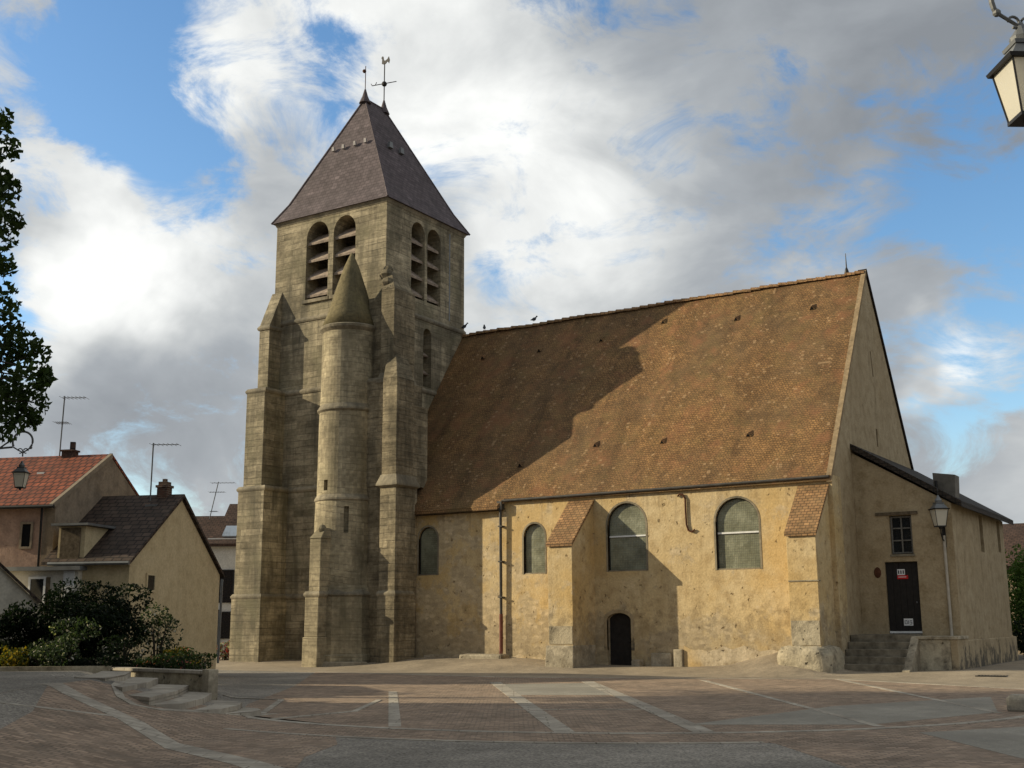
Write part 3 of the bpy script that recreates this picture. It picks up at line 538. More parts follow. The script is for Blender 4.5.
ZE, RK = 6.6, (15.34 - 6.6) / 6.13
def window(a, b, z0, z1, y, bar=False):
    g = MB(); g.prism(arch(a + .02, b - .02, z0 + .02, z1 - .02, y + .13), (0, .03, 0)); w = g.build('window', M['glass'], CH)
    archring(a + .035, b - .035, z0 + .03, z1 - .035, y + .09, .06, .032).build('frame', M['darkmetal'], w)
    s = MB(); archring(a, b, z0, z1, y - .012, .1, .07, foot=False, mb=s); s.build('surround', M['mould'], w)
    MB().box(a + .02, b - .02, y + .02, y + .13, z0 + .005, z0 + .05).build('sill', M['mould'], w)
    if bar:
        MB().box(a + .04, b - .04, y + .085, y + .115, z0 + 1.28, z0 + 1.34).build('bar', M['white'], w)
def make_nave():
    WN = [(-17.65, -16.68, 3.58, 5.58, 0), (-12.47, -11.5, 3.5, 5.47, 0), (-8.72, -7.12, 3.5, 6.05, 1), (-4.33, -2.7, 3.44, 5.98, 1)]
    wall = MB().box(-19.6, 0, 0, .95, -.6, ZE - .02)
    cuts = [MB().prism(arch(a, b, z0, z1, -.5), (0, .75, 0)) for a, b, z0, z1, _ in WN]
    cuts.append(MB().prism(arch(-8.83, -7.83, -.7, 1.97, -.5, pt=.55), (0, .85, 0)))
    wall.build('nave_wall', M['plaster'], CH, cut=cuts)
    for w in WN: window(*w[:4], 0, w[4])
    d = MB().box(-8.81, -7.85, .22, .3, -.5, 2.2)
    do = d.build('side_door', M['wood'], CH)
    MB().ball((-8.0, .2, .95), .04, 8, 4).build('handle', M['darkmetal'], do)
    s = MB(); archring(-8.83, -7.83, .6, 1.97, -.006, .12, .13, .55, foot=False, mb=s); s.build('door_surround', M['plaster2'], CH)
    MB().box(-19.6, 0, 11.35, 12.26, -.6, ZE - .02).build('nave_wall', M['plaster2'], CH)
    # gable wall with two slits
    g = MB().prism([(-.8, .0, ZE), (-.8, 6.13, 15.2), (-.8, 12.26, ZE), (-.8, 12.255, -.6), (-.8, .955, -.6), (-.8, .955, ZE - .018), (-.8, .0, ZE - .018)], (.8, 0, 0))
    cuts = [MB().prism([(.3, 5.98, 12.1), (.3, 6.12, 12.1), (.3, 6.3, 11.1), (.3, 6.16, 11.1)], (-.7, 0, 0)), MB().box(-.4, .3, 6.1, 6.3, 8.3, 9.0)]
    g.build('gable_wall', M['plaster2'], CH, cut=cuts)
    # roof slopes as a slightly sagging tiled skin
    nx, ny = 80, 34; X = np.linspace(-19.64, -.02, nx + 1)
    def skin(sgn):
        vs = []; wob = rng.normal(0, 1, (nx + 1, ny + 1))
        from math import sin
        for off in (0, -.16):
            for i in range(nx + 1):
                ye = -.34 if (X[i] < -13.5) else -.14
                for j in range(ny + 1):
                    t = j / ny; y = ye + (6.13 - ye) * t; z = ZE + .08 + RK * y
                    if j < 3: z += .05 * (1 - j / 3)
                    z += .055 * sin(X[i] * 1.1 + t * 3) * sin(t * 9 + X[i] * .5) * (1 - abs(2 * t - 1)) + .01 * wob[i, j] * (0 < j < ny)
                    vs.append((X[i], y if sgn > 0 else 12.26 - y, z + off))
        n = ny + 1; m = (nx + 1) * n; fs = []
        for i in range(nx):
            for j in range(ny):
                fs.append((i * n + j, (i + 1) * n + j, (i + 1) * n + j + 1, i * n + j + 1)); fs.append(tuple(m + k for k in (i * n + j, i * n + j + 1, (i + 1) * n + j + 1, (i + 1) * n + j)))
        for i in range(nx):
            for j in (0, ny): fs.append((i * n + j, (i + 1) * n + j, m + (i + 1) * n + j, m + i * n + j))
        for j in range(ny):
            for i in (0, nx): fs.append((i * n + j, i * n + j + 1, m + i * n + j + 1, m + i * n + j))
        return MB().add(vs, fs)
    roof = skin(1).build('nave_roof', M['tile'], CH)
    skin(-1).build('nave_roof', M['tile'], CH)
    v = MB(); pr = []
    for t in np.linspace(0, 1, 15): y = -.12 + 6.25 * t; pr.append((y, ZE + .1 + RK * y + random.uniform(-.01, .02)))
    v.add([(x, y, z + dz) for x, dz in ((-.15, .035), (.03, .035), (.03, -.2), (-.15, -.2)) for y, z in pr], [(k * 15 + i, k * 15 + i + 1, ((k + 1) % 4) * 15 + i + 1, ((k + 1) % 4) * 15 + i) for k in range(4) for i in range(14)] + [(0, 15, 30, 45), (14, 59, 44, 29)])
    v.build('verge', plain('pale_mortar_verge', (.29, .215, .13), .95, 0, .1, .4, 5, .5), roof)
    v = MB(); v.prism([(-.3, 6.2, 15.3), (-.3, 12.5, 6.45), (-.3, 12.5, 6.6), (-.3, 6.13, 15.52)], (.36, 0, 0)); v.build('verge', M['blackroof'], roof)
    r = MB(); x = -19.6                                    # ridge tiles, each lapping the next
    while x < -.1:
        z = 15.42 + .02 * math.sin(x * 1.3) + random.uniform(-.015, .015); L = min(.42, -.02 - x)
        r.loft([[(x, 6.13 + .19 * math.cos(a), z - .08 + .17 * math.sin(a)) for a in np.linspace(0, math.pi, 7)], [(x + L, 6.13 + .16 * math.cos(a), z - .1 + .14 * math.sin(a)) for a in np.linspace(0, math.pi, 7)]])
        r.lathe(x + .03, 6.13, [(.06, z + .01), (.05, z + .07)], 6); x += .4
    r.build('ridge_tiles', M['tilecap'], roof)
    m = MB(); m.lathe(-.75, 6.13, [(.12, 15.4), (.07, 15.6), (.03, 15.7), (.012, 16.3)], 8); m.build('finial', M['darkmetal'], roof)
    for px in ((-13.14, .92), (-9.86, 1.35), (-6.88, 1.25), (-3.37, 1.22), (-8.58, 5.4), (-5.14, 5.1), (-1.92, 5.1), (-11.43, 5.05), (-14.61, 5.0), (-17.74, 5.05)):
        x, y = px; z = ZE + .1 + RK * y
        o = MB(); o.add([(x - .12, y - .09, z - .11), (x + .12, y - .09, z - .11), (x, y - .12, z + .04), (x - .12, y + .12, z + .165), (x + .12, y + .12, z + .165), (x, y + .09, z + .15)], [(0, 2, 5, 3), (2, 1, 4, 5), (0, 1, 2), (3, 5, 4)]).build('roof_vent', M['tile'], roof)
        MB().add([(x - .085, y - .095, z - .1), (x + .085, y - .095, z - .1), (x, y - .123, z + .02), (x, y - .07, z)], [(0, 1, 2), (0, 2, 3), (2, 1, 3), (0, 3, 1)]).build('opening', M['void'], roof)
    # eaves gutter and cornice board
    g = MB(); g.tube([(-13.4, -.16, 6.44), (-.05, -.16, 6.5)], .05, 8); g.build('gutter', M['darkzinc'], CH)
    g = MB(); g.box(-19.5, -13.45, -.12, .0, 6.05, 6.22); g.box(-13.4, -.02, -.1, 0, 6.4, 6.48); g.build('eaves_board', M['oldwood'], CH)
    p = MB(); p.box(-13.57, -13.35, -.27, -.05, 6.08, 6.42); p.tube([(-13.46, -.16, 6.1), (-13.46, -.14, 1.95)], .06, 8)
    for z in (5.4, 4.0, 2.6): p.box(-13.55, -13.37, -.22, 0, z, z + .05)
    dp = p.build('downpipe', M['darkzinc'], CH)
    MB().tube([(-13.46, -.14, 1.97), (-13.46, -.14, .55), (-13.46, -.2, .2), (-13.46, -.35, .12)], .075, 8).build('pipe_foot', M['redpipe'], dp)
    h = MB(); h.tube([(-5.76, -.05, 6.16), (-5.68, -.05, 6.24), (-5.55, -.05, 6.22), (-5.46, -.05, 6.06), (-5.46, -.05, 5.6), (-5.44, -.05, 5.1), (-5.37, -.05, 4.9), (-5.24, -.05, 4.84), (-5.12, -.05, 4.92)], .035, 8); h.build('wall_anchor', M['rust'], CH)
    # two sloping buttresses with tiled caps
    for x0, x1, yf in ((-10.36, -9.32, -1.72), (-1.17, -.16, -1.62)):
        b = MB(); b.prism([(x0, .05, -.6), (x0, yf, -.6), (x0, yf, 4.44), (x0, -.003, 6.1), (x0, .05, 6.1)], (x1 - x0, 0, 0)); o = b.build('buttress', M['plaster'], CH, bevel=.015)
        c = MB(); c.prism([(x0 - .03, .0, 6.13), (x0 - .03, yf - .08, 4.41), (x0 - .03, yf - .08, 4.53), (x0 - .03, .0, 6.28)], (x1 - x0 + .08, 0, 0)); c.build('tiled_cap', M['tilecap'], o)
        s = MB(); s.box(x0 + .03, x1 - .03, yf - .018, yf + .1, .86, 1.65 if x0 > -5 else 1.5); s.build('weathered_course', M['blotch'], o)
        if x0 < -5: s = MB(); s.frus((x0 - .16, x1 + .03, yf - .1, -.05, -.5), (x0 - .1, x1 + .02, yf - .04, -.05, .8)); s.build('plinth', M['plinth'], o, bevel=.03)
        else: s = MB(); s.box(x0 + .01, x1 + .03, yf - .03, yf + .2, 2.92, 2.96); s.build('ledge', M['mould'], o)
    # boulder-like foot of the corner buttress
    bm = bmesh.new(); bmesh.ops.create_cube(bm, size=1); bmesh.ops.subdivide_edges(bm, edges=bm.edges[:], cuts=7, use_grid_fill=True)
    s = MB(); lut = {}
    for v in bm.verts:
        p = v.co.copy(); k = 1 - .10 * (abs(p.x * 2) ** 4 * abs(p.z * 2) ** 4 + abs(p.y * 2) ** 4 * abs(p.z * 2) ** 4) - .12 * abs(p.x * 2) ** 4 * abs(p.y * 2) ** 4
        q = Vector((-.75 + p.x * 1.85 * k, -.95 + p.y * 2.1 * k, .18 + p.z * 1.36 * k)); j = .03
        lut[v.index] = len(s.v); s.v.append((q.x + random.uniform(-j, j), q.y + random.uniform(-j, j), q.z + random.uniform(-j, j)))
    s.f = [tuple(v.index for v in f.verts) for f in bm.faces]; bm.free(); s.build('buttress_foot', M['blotch'], CH, smooth=True)
    # plinth stones along the foot of the wall
    random.seed(5)
    for xa, xb, hh in ((-17.3, -10.45, .1), (-5.72, -1.72, 0)):
        top = []; x = xa
        while x < xb: top.append((x, gz(x, -.1) + hh * random.uniform(.3, 1.5) if hh else random.uniform(.6, .82))); x += random.uniform(.12, .5)
        top.append((xb, gz(xb, -.1) + .05)); p = MB(); p.prism([(xa, -.025, -.5)] + [(x, -.025, z) for x, z in top] + [(xb, -.025, -.5)], (0, .06, 0)); p.build('plinth', M['blotch2'], CH)
    for x0, x1, z in ((-7.0, -6.2, .52), (-6.1, -5.75, .66)): p = MB(); p.box(x0, x1, -.12, .02, -.5, z); p.build('plinth', M['plinth'], CH, bevel=.03)
make_nave()

def make_annex():
    X1, Y0, Y1 = 3.32, 2.56, 12.1
    w = MB().prism([(.003, Y0, -.6), (X1, Y0, -.6), (X1, Y0, 5.62), (.003, Y0, 7.62)], (0, Y1 - Y0, 0))
    cuts = [MB().box(1.18, 1.95, Y0 - .5, Y0 + .28, 3.92, 5.28), MB().box(.92, 2.05, Y0 - .5, Y0 + .2, 1.0, 3.66), MB().box(X1 - .35, X1 + .5, 7.2, 7.85, 4.15, 5.55), MB().box(X1 - .35, X1 + .5, 10.7, 11.3, 4.3, 5.55)]
    w.build('annex_wall', M['plaster2'], CH, cut=cuts)
    r = MB(); r.prism([(-.0, Y0 - .14, 7.74), (X1 + .38, Y0 - .14, 5.46), (X1 + .38, Y0 - .14, 5.66), (-.0, Y0 - .14, 7.96)], (0, Y1 - Y0 + .4, 0)); ro = r.build('annex_roof', M['blackroof'], CH)
    m = MB(); m.box(.01, X1 + .2, Y0 - .1, Y0 - .003, 5.2, 5.3)
    d = MB()
    for k in range(5): d.box(.935 + k * .221, .935 + k * .221 + .213, Y0 + .1, Y0 + .17, 1.2, 3.64)
    do = d.build('annex_door', M['wood'], CH)
    MB().box(.93, 2.04, Y0 + .05, Y0 + .1, 1.2, 1.27).build('threshold', M['white'], do)
    MB().ball((1.92, Y0 + .08, 2.25), .035, 8, 4).build('handle', M['zinc'], do)
    n = MB(); n.box(1.32, 1.58, Y0 + .085, Y0 + .097, 3.2, 3.4); n.build('notice', M['paper'], do)
    n = MB()
    for k in range(3): n.box(1.345 + k * .08, 1.39 + k * .08, Y0 + .079, Y0 + .084, 3.24, 3.36)
    n.build('notice_print', M['ink'], do)
    n = MB(); n.box(1.31, 1.68, Y0 + .085, Y0 + .097, 3.06, 3.19); n.build('red_notice', M['redpaper'], do)
    n = MB(); n.box(1.34, 1.62, Y0 + .079, Y0 + .084, 3.12, 3.14); n.build('notice_print', M['paper'], do)
    n = MB(); n.box(1.43, 1.74, Y0 + .085, Y0 + .097, 1.46, 1.7); n.build('notice', M['paper'], do)
    n = MB()
    for a in ((1.46, 1.48, 1.51, 1.64), (1.49, 1.53, 1.62, 1.64), (1.53, 1.55, 1.51, 1.64), (1.49, 1.53, 1.51, 1.53), (1.58, 1.6, 1.51, 1.64), (1.63, 1.71, 1.62, 1.64), (1.63, 1.71, 1.57, 1.59), (1.69, 1.71, 1.51, 1.58), (1.63, 1.71, 1.5, 1.52)): n.box(a[0], a[1], Y0 + .079, Y0 + .084, a[2], a[3])
    n.build('notice_print', M['ink'], do)
    g = MB(); g.box(1.2, 1.93, Y0 + .18, Y0 + .2, 3.94, 5.26); wo = g.build('annex_window', M['darkglass'], CH)
    f = MB(); f.box(1.2, 1.25, Y0 + .1, Y0 + .17, 3.95, 5.25); f.box(1.88, 1.93, Y0 + .1, Y0 + .17, 3.95, 5.25); f.box(1.54, 1.59, Y0 + .11, Y0 + .16, 3.95, 5.25)
    for z in (3.95, 4.38, 4.81, 5.2): f.box(1.25, 1.88, Y0 + .12, Y0 + .165, z, z + .045)
    f.build('frame', plain('flaking_grey_paint', (.16, .15, .13), .8, 0, .2, .4, 9), wo)
    MB().box(.72, 2.18, Y0 - .05, Y0 + .15, 5.29, 5.4).build('lintel', M['oldwood'], CH)
    MB().box(1.15, 2.0, Y0 - .06, Y0 + .1, 3.84, 3.918).build('sill', M['mould'], CH)
    for a, b, z in ((7.22, 7.83, 4.17), (10.72, 11.28, 4.32)): MB().box(X1 - .3, X1 - .27, a, b, z, 5.53).build('annex_window', M['darkglass'], CH)
    MB().box(X1 - .1, X1 + .16, Y0 - .02, Y1, -.6, .98).build('plinth', M['plaster2'], CH, bevel=.04)
    c = MB(); c.tube([(3.02, Y0 - .06, 4.5), (3.03, Y0 - .06, 1.1)], .05, 8); c.build('conduit', plain('pale_pipe_paint', (.42, .38, .31), .6, 0, .3, .2, 4), CH)
    b = MB(); b.prism([(2.62, 3.4, 5.7), (3.3, 3.4, 5.5), (3.36, 3.4, 6.68), (2.6, 3.4, 6.8)], (0, .7, 0)); b.build('roof_housing', plain('grey_rusty_sheet', (.15, .135, .11), .8, .0, .3, .4, 2.5), ro)
    MB().tube([(2.72, 3.3, 5.9), (2.72, 3.3, 6.5)], .05, 8).build('vent_pipe', M['darkmetal'], ro)
    # steps to the door, cheek wall and landing block
    st = MB(); n = 5; top = 1.17
    for k in range(n): st.box(.02, 2.06, -.32 + k * .32, 2.55, -.5 if k == 0 else top * k / n - .02, top * (k + 1) / n)
    st.build('entrance_steps', plain('worn_step_stone', (.2, .175, .13), .95, 0, .1, .6, 3, .6), CH, bevel=.02)
    ck = MB(); ck.prism([(2.04, -.5, -.5), (2.04, -.5, .06), (2.04, -.28, .1), (2.04, 1.0, 1.12), (2.04, 2.5, 1.12), (2.04, 2.5, -.5)], (.26, 0, 0)); ck.build('cheek_wall', M['plinth'], CH, bevel=.015)
    lb = MB(); lb.box(2.28, 3.3, .95, 2.55, -.5, 1.02); lb.build('landing_block', M['blotch'], CH, bevel=.03); MB().box(2.24, 3.56, .9, 2.558, 1.02, 1.12).build('landing_slab', M['plinth'], CH, bevel=.015)
    MB().box(3.3, 3.52, .93, 2.6, -.5, 1.02).build('landing_side', M['plaster2'], CH, bevel=.02)
    s = MB(); s.ball((.66, Y0 - .01, 3.3), .13, 8, 5, 1, .3, 1.5); s.build('rust_plate', M['rust'], CH)
make_annex()

# loose stones by the wall
def rock(name, label, x0, x1, y0, y1, z0, z1, mat):
    b = MB().box(x0, x1, y0, y1, z0, z1).build(name, mat, bevel=.06); c = Vector(((x0 + x1) / 2, (y0 + y1) / 2, z0))
    for v in b.data.vertices: v.co -= c; v.co.x *= random.uniform(.97, 1.03); v.co.z *= random.uniform(.93, 1.05)
    b.location = c; return tag(b, label, 'stone')
rock('stone_slab', 'long pale stone slab lying at the wall foot by the downpipe', -15.05, -13.1, -.75, -.12, 0, .42, M['plinth'])
rock('stone_block', 'small pale stone block beside the dark arched side door', -7.62, -7.28, -.5, -.1, -.1, .3, M['plinth'])
x, y = W(9.75, 23.7); rock('kerb_stone', 'low grey stone block standing on the paving at the right', x - .1, x + 1.1, y - .25, y + .3, -.12, .2, M['concrete'])

def drain():
    T = thing('drain_grate', 'dark iron drain grate set in the paving before the annex', 'drain', (5.0, -1.7, gz(5.0, -1.7)))
    z = gz(5.0, -1.7) + .012; m = MB(); m.box(4.6, 5.4, -1.9, -1.5, z - .05, z); m.build('pit', M['void'], T)
    m = MB(); m.box(4.56, 5.44, -1.94, -1.9, z - .04, z + .012); m.box(4.56, 5.44, -1.5, -1.46, z - .04, z + .012)
    for k in range(10): m.box(4.6 + k * .087, 4.63 + k * .087, -1.9, -1.5, z + .001, z + .01)
    m.build('grille', M['darkmetal'], T)
drain()
# ------------------------------------------------------------------ street lanterns
def lantern(T, c, k=1.0, up=False):        # square tapering lantern: glass, roof, base; c is the centre of the glass
    x, y, z = c; h, a, b = .22 * k, .18 * k, .115 * k; ro = .6
    def sq(r, zz, ph=ro): return [(x + r * 1.414 * math.cos(ph + math.pi / 4 + i * math.pi / 2), y + r * 1.414 * math.sin(ph + math.pi / 4 + i * math.pi / 2), zz) for i in range(4)]
    g = MB(); g.loft([sq(b, z - h), sq(a, z + h)]); g.build('lamp_glass', M['opal'], T)
    f = MB()
    for i in range(4): f.tube([sq(b + .004, z - h)[i], sq(a + .004, z + h)[i]], .009 * k, 5)
    f.loft([sq(a + .035 * k, z + h), sq(a + .045 * k, z + h + .03 * k)]); f.loft([sq(b + .012, z - h - .03 * k), sq(b + .012, z - h)]); f.lathe(x, y, [(.03 * k, z - h - .09 * k), (.05 * k, z - h - .03 * k)], 8)
    f.build('lamp_frame', M['darkmetal'], T)
    r = MB(); r.loft([sq(a + .01, z + h + .03 * k), sq(a * .55, z + h + .17 * k)]); r.loft([sq(a * .62, z + h + .17 * k), sq(a * .66, z + h + .2 * k)]); r.lathe(x, y, [(.085 * k, z + h + .2 * k), (.1 * k, z + h + .26 * k), (.05 * k, z + h + .33 * k), (.02 * k, z + h + .4 * k)], 10)
    r.build('lamp_roof', M['zinc'], T)
def street_lamp(px, py, zb, lx, ly, lz, label, k=.85, R=.24):
    T = thing('street_lamp', label, 'street lamp', (px, py, zb), 'hoop arm street lamps on the square')
    d = Vector((lx - px, ly - py, 0)); s = d.length; d.normalize(); top = lz + .62
    p = MB(); p.lathe(px, py, [(.16, zb), (.15, zb + .1), (.09, zb + .2), (.085, zb + .9), (.06, zb + 1.0), (.055, top + .1), (.03, top + .16)], 14); p.build('pole', M['pole'], T)
    a = MB(); cz = lz + .82; c = Vector((lx, ly, cz)) - d * .02
    a.tube([tuple(c + d * (-R * math.cos(t)) + Vector((0, 0, R * math.sin(t)))) for t in np.linspace(-.5, math.pi + .55, 22)], .022, 8)
    q = c - d * R; a.tube([(px, py, q.z - .15), tuple(q + Vector((0, 0, -.12))), tuple(q)], .022, 8); a.tube([(px, py, top), tuple(q + Vector((0, 0, .06)))], .018, 8)
    e = c + d * (R * .85) + Vector((0, 0, -.13)); a.ball(tuple(e), .035, 8, 5)
    for sg in (-1, 1): a.tube([tuple(Vector((lx, ly, cz - .2)) + d * sg * (.06 + .05 * math.cos(t)) + Vector((0, 0, .05 * math.sin(t)))) for t in np.linspace(0, 5, 12)], .012, 6)
    a.tube([tuple(c + d * -R * .9 + Vector((0, 0, -.12))), (lx, ly, cz - .24), tuple(e)], .016, 6); a.tube([(lx, ly, cz - .24), (lx, ly, lz + .5)], .016, 6)
    a.build('hoop_arm', M['pole'], T); lantern(T, (lx, ly, lz), k); return T
a = W(-10.88, 24.5); b = W(-10.3, 24.5); street_lamp(a[0], a[1], gz(*a), b[0], b[1], 4.62, 'street lamp with hoop arm half hidden by tree leaves, before the red roof', .66, .21)
a = W(5.0, 9.15); b = W(4.25, 9); street_lamp(a[0], a[1], gz(*a), b[0], b[1], 5.9, 'street lamp lantern seen close from below against dark clouds', 1.0, .27)
def wall_lantern():
    T = thing('wall_lantern', 'old wall lantern on a bracket over the pale pipe at the annex corner', 'lantern', (3.02, 2.55, 4.35))
    m = MB(); m.tube([(3.02, 2.54, 4.3), (3.02, 2.3, 4.36), (3.02, 2.1, 4.55), (3.02, 2.05, 4.75)], .022, 8); m.tube([(3.02, 2.54, 4.75), (3.02, 2.35, 4.7), (3.02, 2.28, 4.55), (3.02, 2.36, 4.42)], .016, 6); m.box(2.96, 3.08, 2.51, 2.556, 4.1, 4.85)
    h = MB(); h.tube([(3.02, 2.05, 5.55), (3.02, 2.05, 6.0), (3.0, 2.1, 6.12), (2.9, 2.2, 6.1), (2.86, 2.2, 6.0)], .018, 6); h.build('hook', M['darkmetal'], T); m.build('bracket', M['darkmetal'], T)
    lantern(T, (3.02, 2.05, 5.08), 1.25)
wall_lantern()

# ------------------------------------------------------------------ houses on the left
def frame(L, D, m=.981, n=.191):
    o = Vector(W(L, D)); u = FH * m + RH * n; v = -RH * m + FH * n
    return lambda a, b, z: (o.x + u.x * a + v.x * b, o.y + u.y * a + v.y * b, z)
def pbox(mb, P, a0, a1, b0, b1, z0, z1):
    q = [P(a, b, z) for z in (z0, z1) for b in (b0, b1) for a in (a0, a1)]
    return mb.add(q, [(0, 2, 3, 1), (4, 5, 7, 6), (0, 1, 5, 4), (2, 6, 7, 3), (0, 4, 6, 2), (1, 3, 7, 5)])
def gable_house(T, P, w, ap, zl, zr, za, depth, wall, roof, b0=0., ov=.15, ovb=.12, th=.12, cut=None):
    m = MB(); m.prism([P(0, b0, -.6), P(w, b0, -.6), P(w, b0, zr), P(ap, b0, za), P(0, b0, zl)], Vector(P(0, depth, 0)) - Vector(P(0, 0, 0))); m.build('wall', wall, T, cut=cut)
    kl = (za - zl) / ap; kr = (za - zr) / (w - ap); r = MB(); dv = Vector(P(0, depth + 2 * ovb, 0)) - Vector(P(0, 0, 0))
    r.prism([P(-ov, b0 - ovb, zl - kl * ov + .02), P(ap, b0 - ovb, za + .02), P(w + ov, b0 - ovb, zr - kr * ov + .02), P(w + ov, b0 - ovb, zr - kr * ov + th), P(ap, b0 - ovb, za + th + .02), P(-ov, b0 - ovb, zl - kl * ov + th)], dv)
    return r.build('roof', roof, T)
def opening(T, P, a0, a1, b0, b1, z0, z1, gmat, fmat, axis, nm='window'):   # window set 4 cm proud frame, glass behind
    g = MB(); e = .02
    if axis == 'b': pbox(g, P, a0, a1, b0 - .02, b0 + .03, z0, z1)
    else: pbox(g, P, a0 - .02, a0 + .03, b0, b1, z0, z1)
    w = g.build(nm, gmat, T); f = MB(); t = .07
    if axis == 'b':
        for q in ((a0 - t, a0, z0 - t, z1 + t), (a1, a1 + t, z0 - t, z1 + t), (a0, a1, z1, z1 + t), (a0, a1, z0 - t, z0)): pbox(f, P, q[0], q[1], b0 - .05, b0 + .03, q[2], q[3])
    else:
        for q in ((b0 - t, b0, z0 - t, z1 + t), (b1, b1 + t, z0 - t, z1 + t), (b0, b1, z1, z1 + t), (b0, b1, z0 - t, z0)): pbox(f, P, a0 - .05, a0 + .03, q[0], q[1], q[2], q[3])
    f.build('frame', fmat, w); return w
K = 1.0
def make_houses():
    # house with the broad gable, next to the tower
    PB = frame(-11.63 * K, 36 * K); w, ap, zl, za, zr = 6.35 * K, 3.12 * K, 1.65 + 1.88 * K, 1.65 + 4.1 * K, 1.65 + 1.694 * K
    B = thing('house', 'tan gabled house with dark brown tiles and a brick chimney, beside the church tower', 'house', PB(0, 0, 0))
    rb = gable_house(B, PB, w, ap, zl, zr, za, 2.75, M['cream'], M['darktile'])
    opening(B, PB, 1.1, 1.55, -.0, 0, 2.7, 3.15, M['darkglass'], M['cream'], 'b')
    c = MB(); pbox(c, PB, ap - .2, ap + .16, .42, .78, za - .6, za + .36); pbox(c, PB, ap - .24, ap + .2, .38, .82, za + .36, za + .44); pbox(c, PB, ap - .18, ap + .14, .45, .75, za + .44, za + .56); pbox(c, PB, ap - .08, ap + .05, .54, .66, za + .56, za + .66); ch = c.build('chimney', M['brick'], rb)
    f = MB(); pbox(f, PB, ap - .62, ap - .3, .55, .95, za - .36, za - .24); f.build('flashing', M['zinc'], rb)
    g = MB(); g.tube([PB(-.22, -.1, zl - .06), PB(-.22, 2.6, zl - .06)], .06, 6); g.build('gutter', M['zinc'], B)
    t = MB(); t.tube([PB(w + .18, -.02, zr - .15), PB(w + .1, -.05, zr - .4), PB(w + .05, -.05, .3)], .045, 6); t.build('downpipe', M['zinc'], B)
    # little dormer store at the back of that roof slope
    d = MB(); d.prism([PB(.02, 1.55, zl - .1), PB(.02, 1.55, zl + 1.1), PB(1.45, 1.55, zl + 1.1)], Vector(PB(0, .9, 0)) - Vector(PB(0, 0, 0))); do = d.build('dormer', M['cream'], B)
    s = MB(); pbox(s, PB, -.2, 1.75, 1.35, 2.6, zl + 1.11, zl + 1.18); s.build('dormer_roof', M['zinc'], do)
    s = MB(); pbox(s, PB, -.03, .02, 1.7, 2.35, zl + .05, zl + 1.05); s.build('door', M['oldwood'], do)
    # red-tiled house behind it
    OA = (-14.35 * K, 36.9 * K); PA = frame(*OA); wA, aA, eA, zA = 6.3 * K, 3.16 * K, 1.65 + .1004 * 36.9 * K, 1.65 + .1517 * 36.9 * K
    A = thing('house', 'red tiled house with pinkish front wall and a grey stained gable', 'house', PA(0, 0, 0))
    m = MB(); m.prism([PA(0, 0, -.6), PA(wA, 0, -.6), PA(wA, 0, eA), PA(aA, 0, zA), PA(0, 0, eA)], Vector(PA(0, .4, 0)) - Vector(PA(0, 0, 0))); m.build('gable', M['greyr'], A)
    ra = gable_house(A, PA, wA, aA, eA, eA, zA, 9, M['pink'], M['redtile'], b0=.403, ov=.2, ovb=.42)
    v = MB(); kA = (zA - eA) / aA; v.prism([PA(-.22, -.03, eA - .16), PA(aA, -.03, zA - .02), PA(aA, -.03, zA + .16), PA(-.22, -.03, eA + .0)], Vector(PA(0, .12, 0)) - Vector(PA(0, 0, 0))); v.build('verge', plain('pale_verge', (.25, .2, .14), .9), ra)
    c = MB(); pbox(c, PA, aA - .18, aA + .18, 1.38, 1.8, zA - .4, zA + .26); pbox(c, PA, aA - .22, aA + .22, 1.34, 1.84, zA + .26, zA + .32); c.build('chimney', M['brick'], ra)
    c = MB()
    for q in (1.5,): c.lathe(*PA(aA, q, 0)[:2], [(.12, zA + .32), (.12, zA + .6)], 4)
    c.build('chimney_pot', M['browntile'], ra)
    z = eA + kA * 1.9; s = MB(); pbox(s, PA, 1.85, 2.0, 1.7, 1.95, z - .02, z + .16); s.build('roof_vent', M['white'], ra)
    opening(A, PA, 0, 0, .78, 1.08, eA - 1.3, eA - .6, M['void'], M['greyr'], 'a')
    g = MB(); g.tube([PA(-.26, -.1, eA - .08), PA(-.26, 9, eA - .08)], .06, 6); g.tube([PA(-.1, .4, eA - .1), PA(-.08, .4, .2)], .04, 6); g.build('gutter', M['darkmetal'], A)
    # low flat-roofed lean-to in front of it
    e = MB(); zt = 1.65 + 1.62 * K; o = (-.15 * K, 1.55 * K)
    E = thing('lean_to', 'low off-white lean-to with a flat edge under the red-roofed house', 'outbuilding', PB(.2, 3, 0))
    pbox(e, PB, -.25, 1.3, 1.55, 7.5, -.6, zt); e.build('wall', M['whiter'], E)
    e = MB(); pbox(e, PB, -.42, 1.4, 1.4, 7.6, zt, zt + .12); e.build('roof', M['zinc'], E)
    opening(E, PB, -.25, 0, 2.65, 3.1, zt - 1.3, zt - .25, M['darkglass'], M['white'], 'a')
    s = MB(); pbox(s, PB, -.29, -.24, 2.45, 2.62, zt - 1.32, zt - .2); s.build('shutter', M['oldwood'], E)
    s = MB(); pbox(s, PB, -.3, -.252, 1.65, 2.0, zt - 1.2, zt - .02); s.build('drain_panel', M['greyw'], E)
    # small white shed at the left edge
    PD = frame(-13.1, 33.2, .35, .94)
    D = thing('shed', 'small white gabled shed with dark roof edge at the left edge of the picture', 'shed', PD(0, 0, 0))
    gable_house(D, (lambda a, b, z: PD(-a, b, z)), 4.6, 2.3, 2.15, 2.15, 4.3, 3.0, M['whiter'], M['darktile'])
    # house beyond, seen between the gable and the tower
    PC = frame(-18.2, 62, 0.0, 1.0); PCr = lambda a, b, z: PC(a, -b, z)
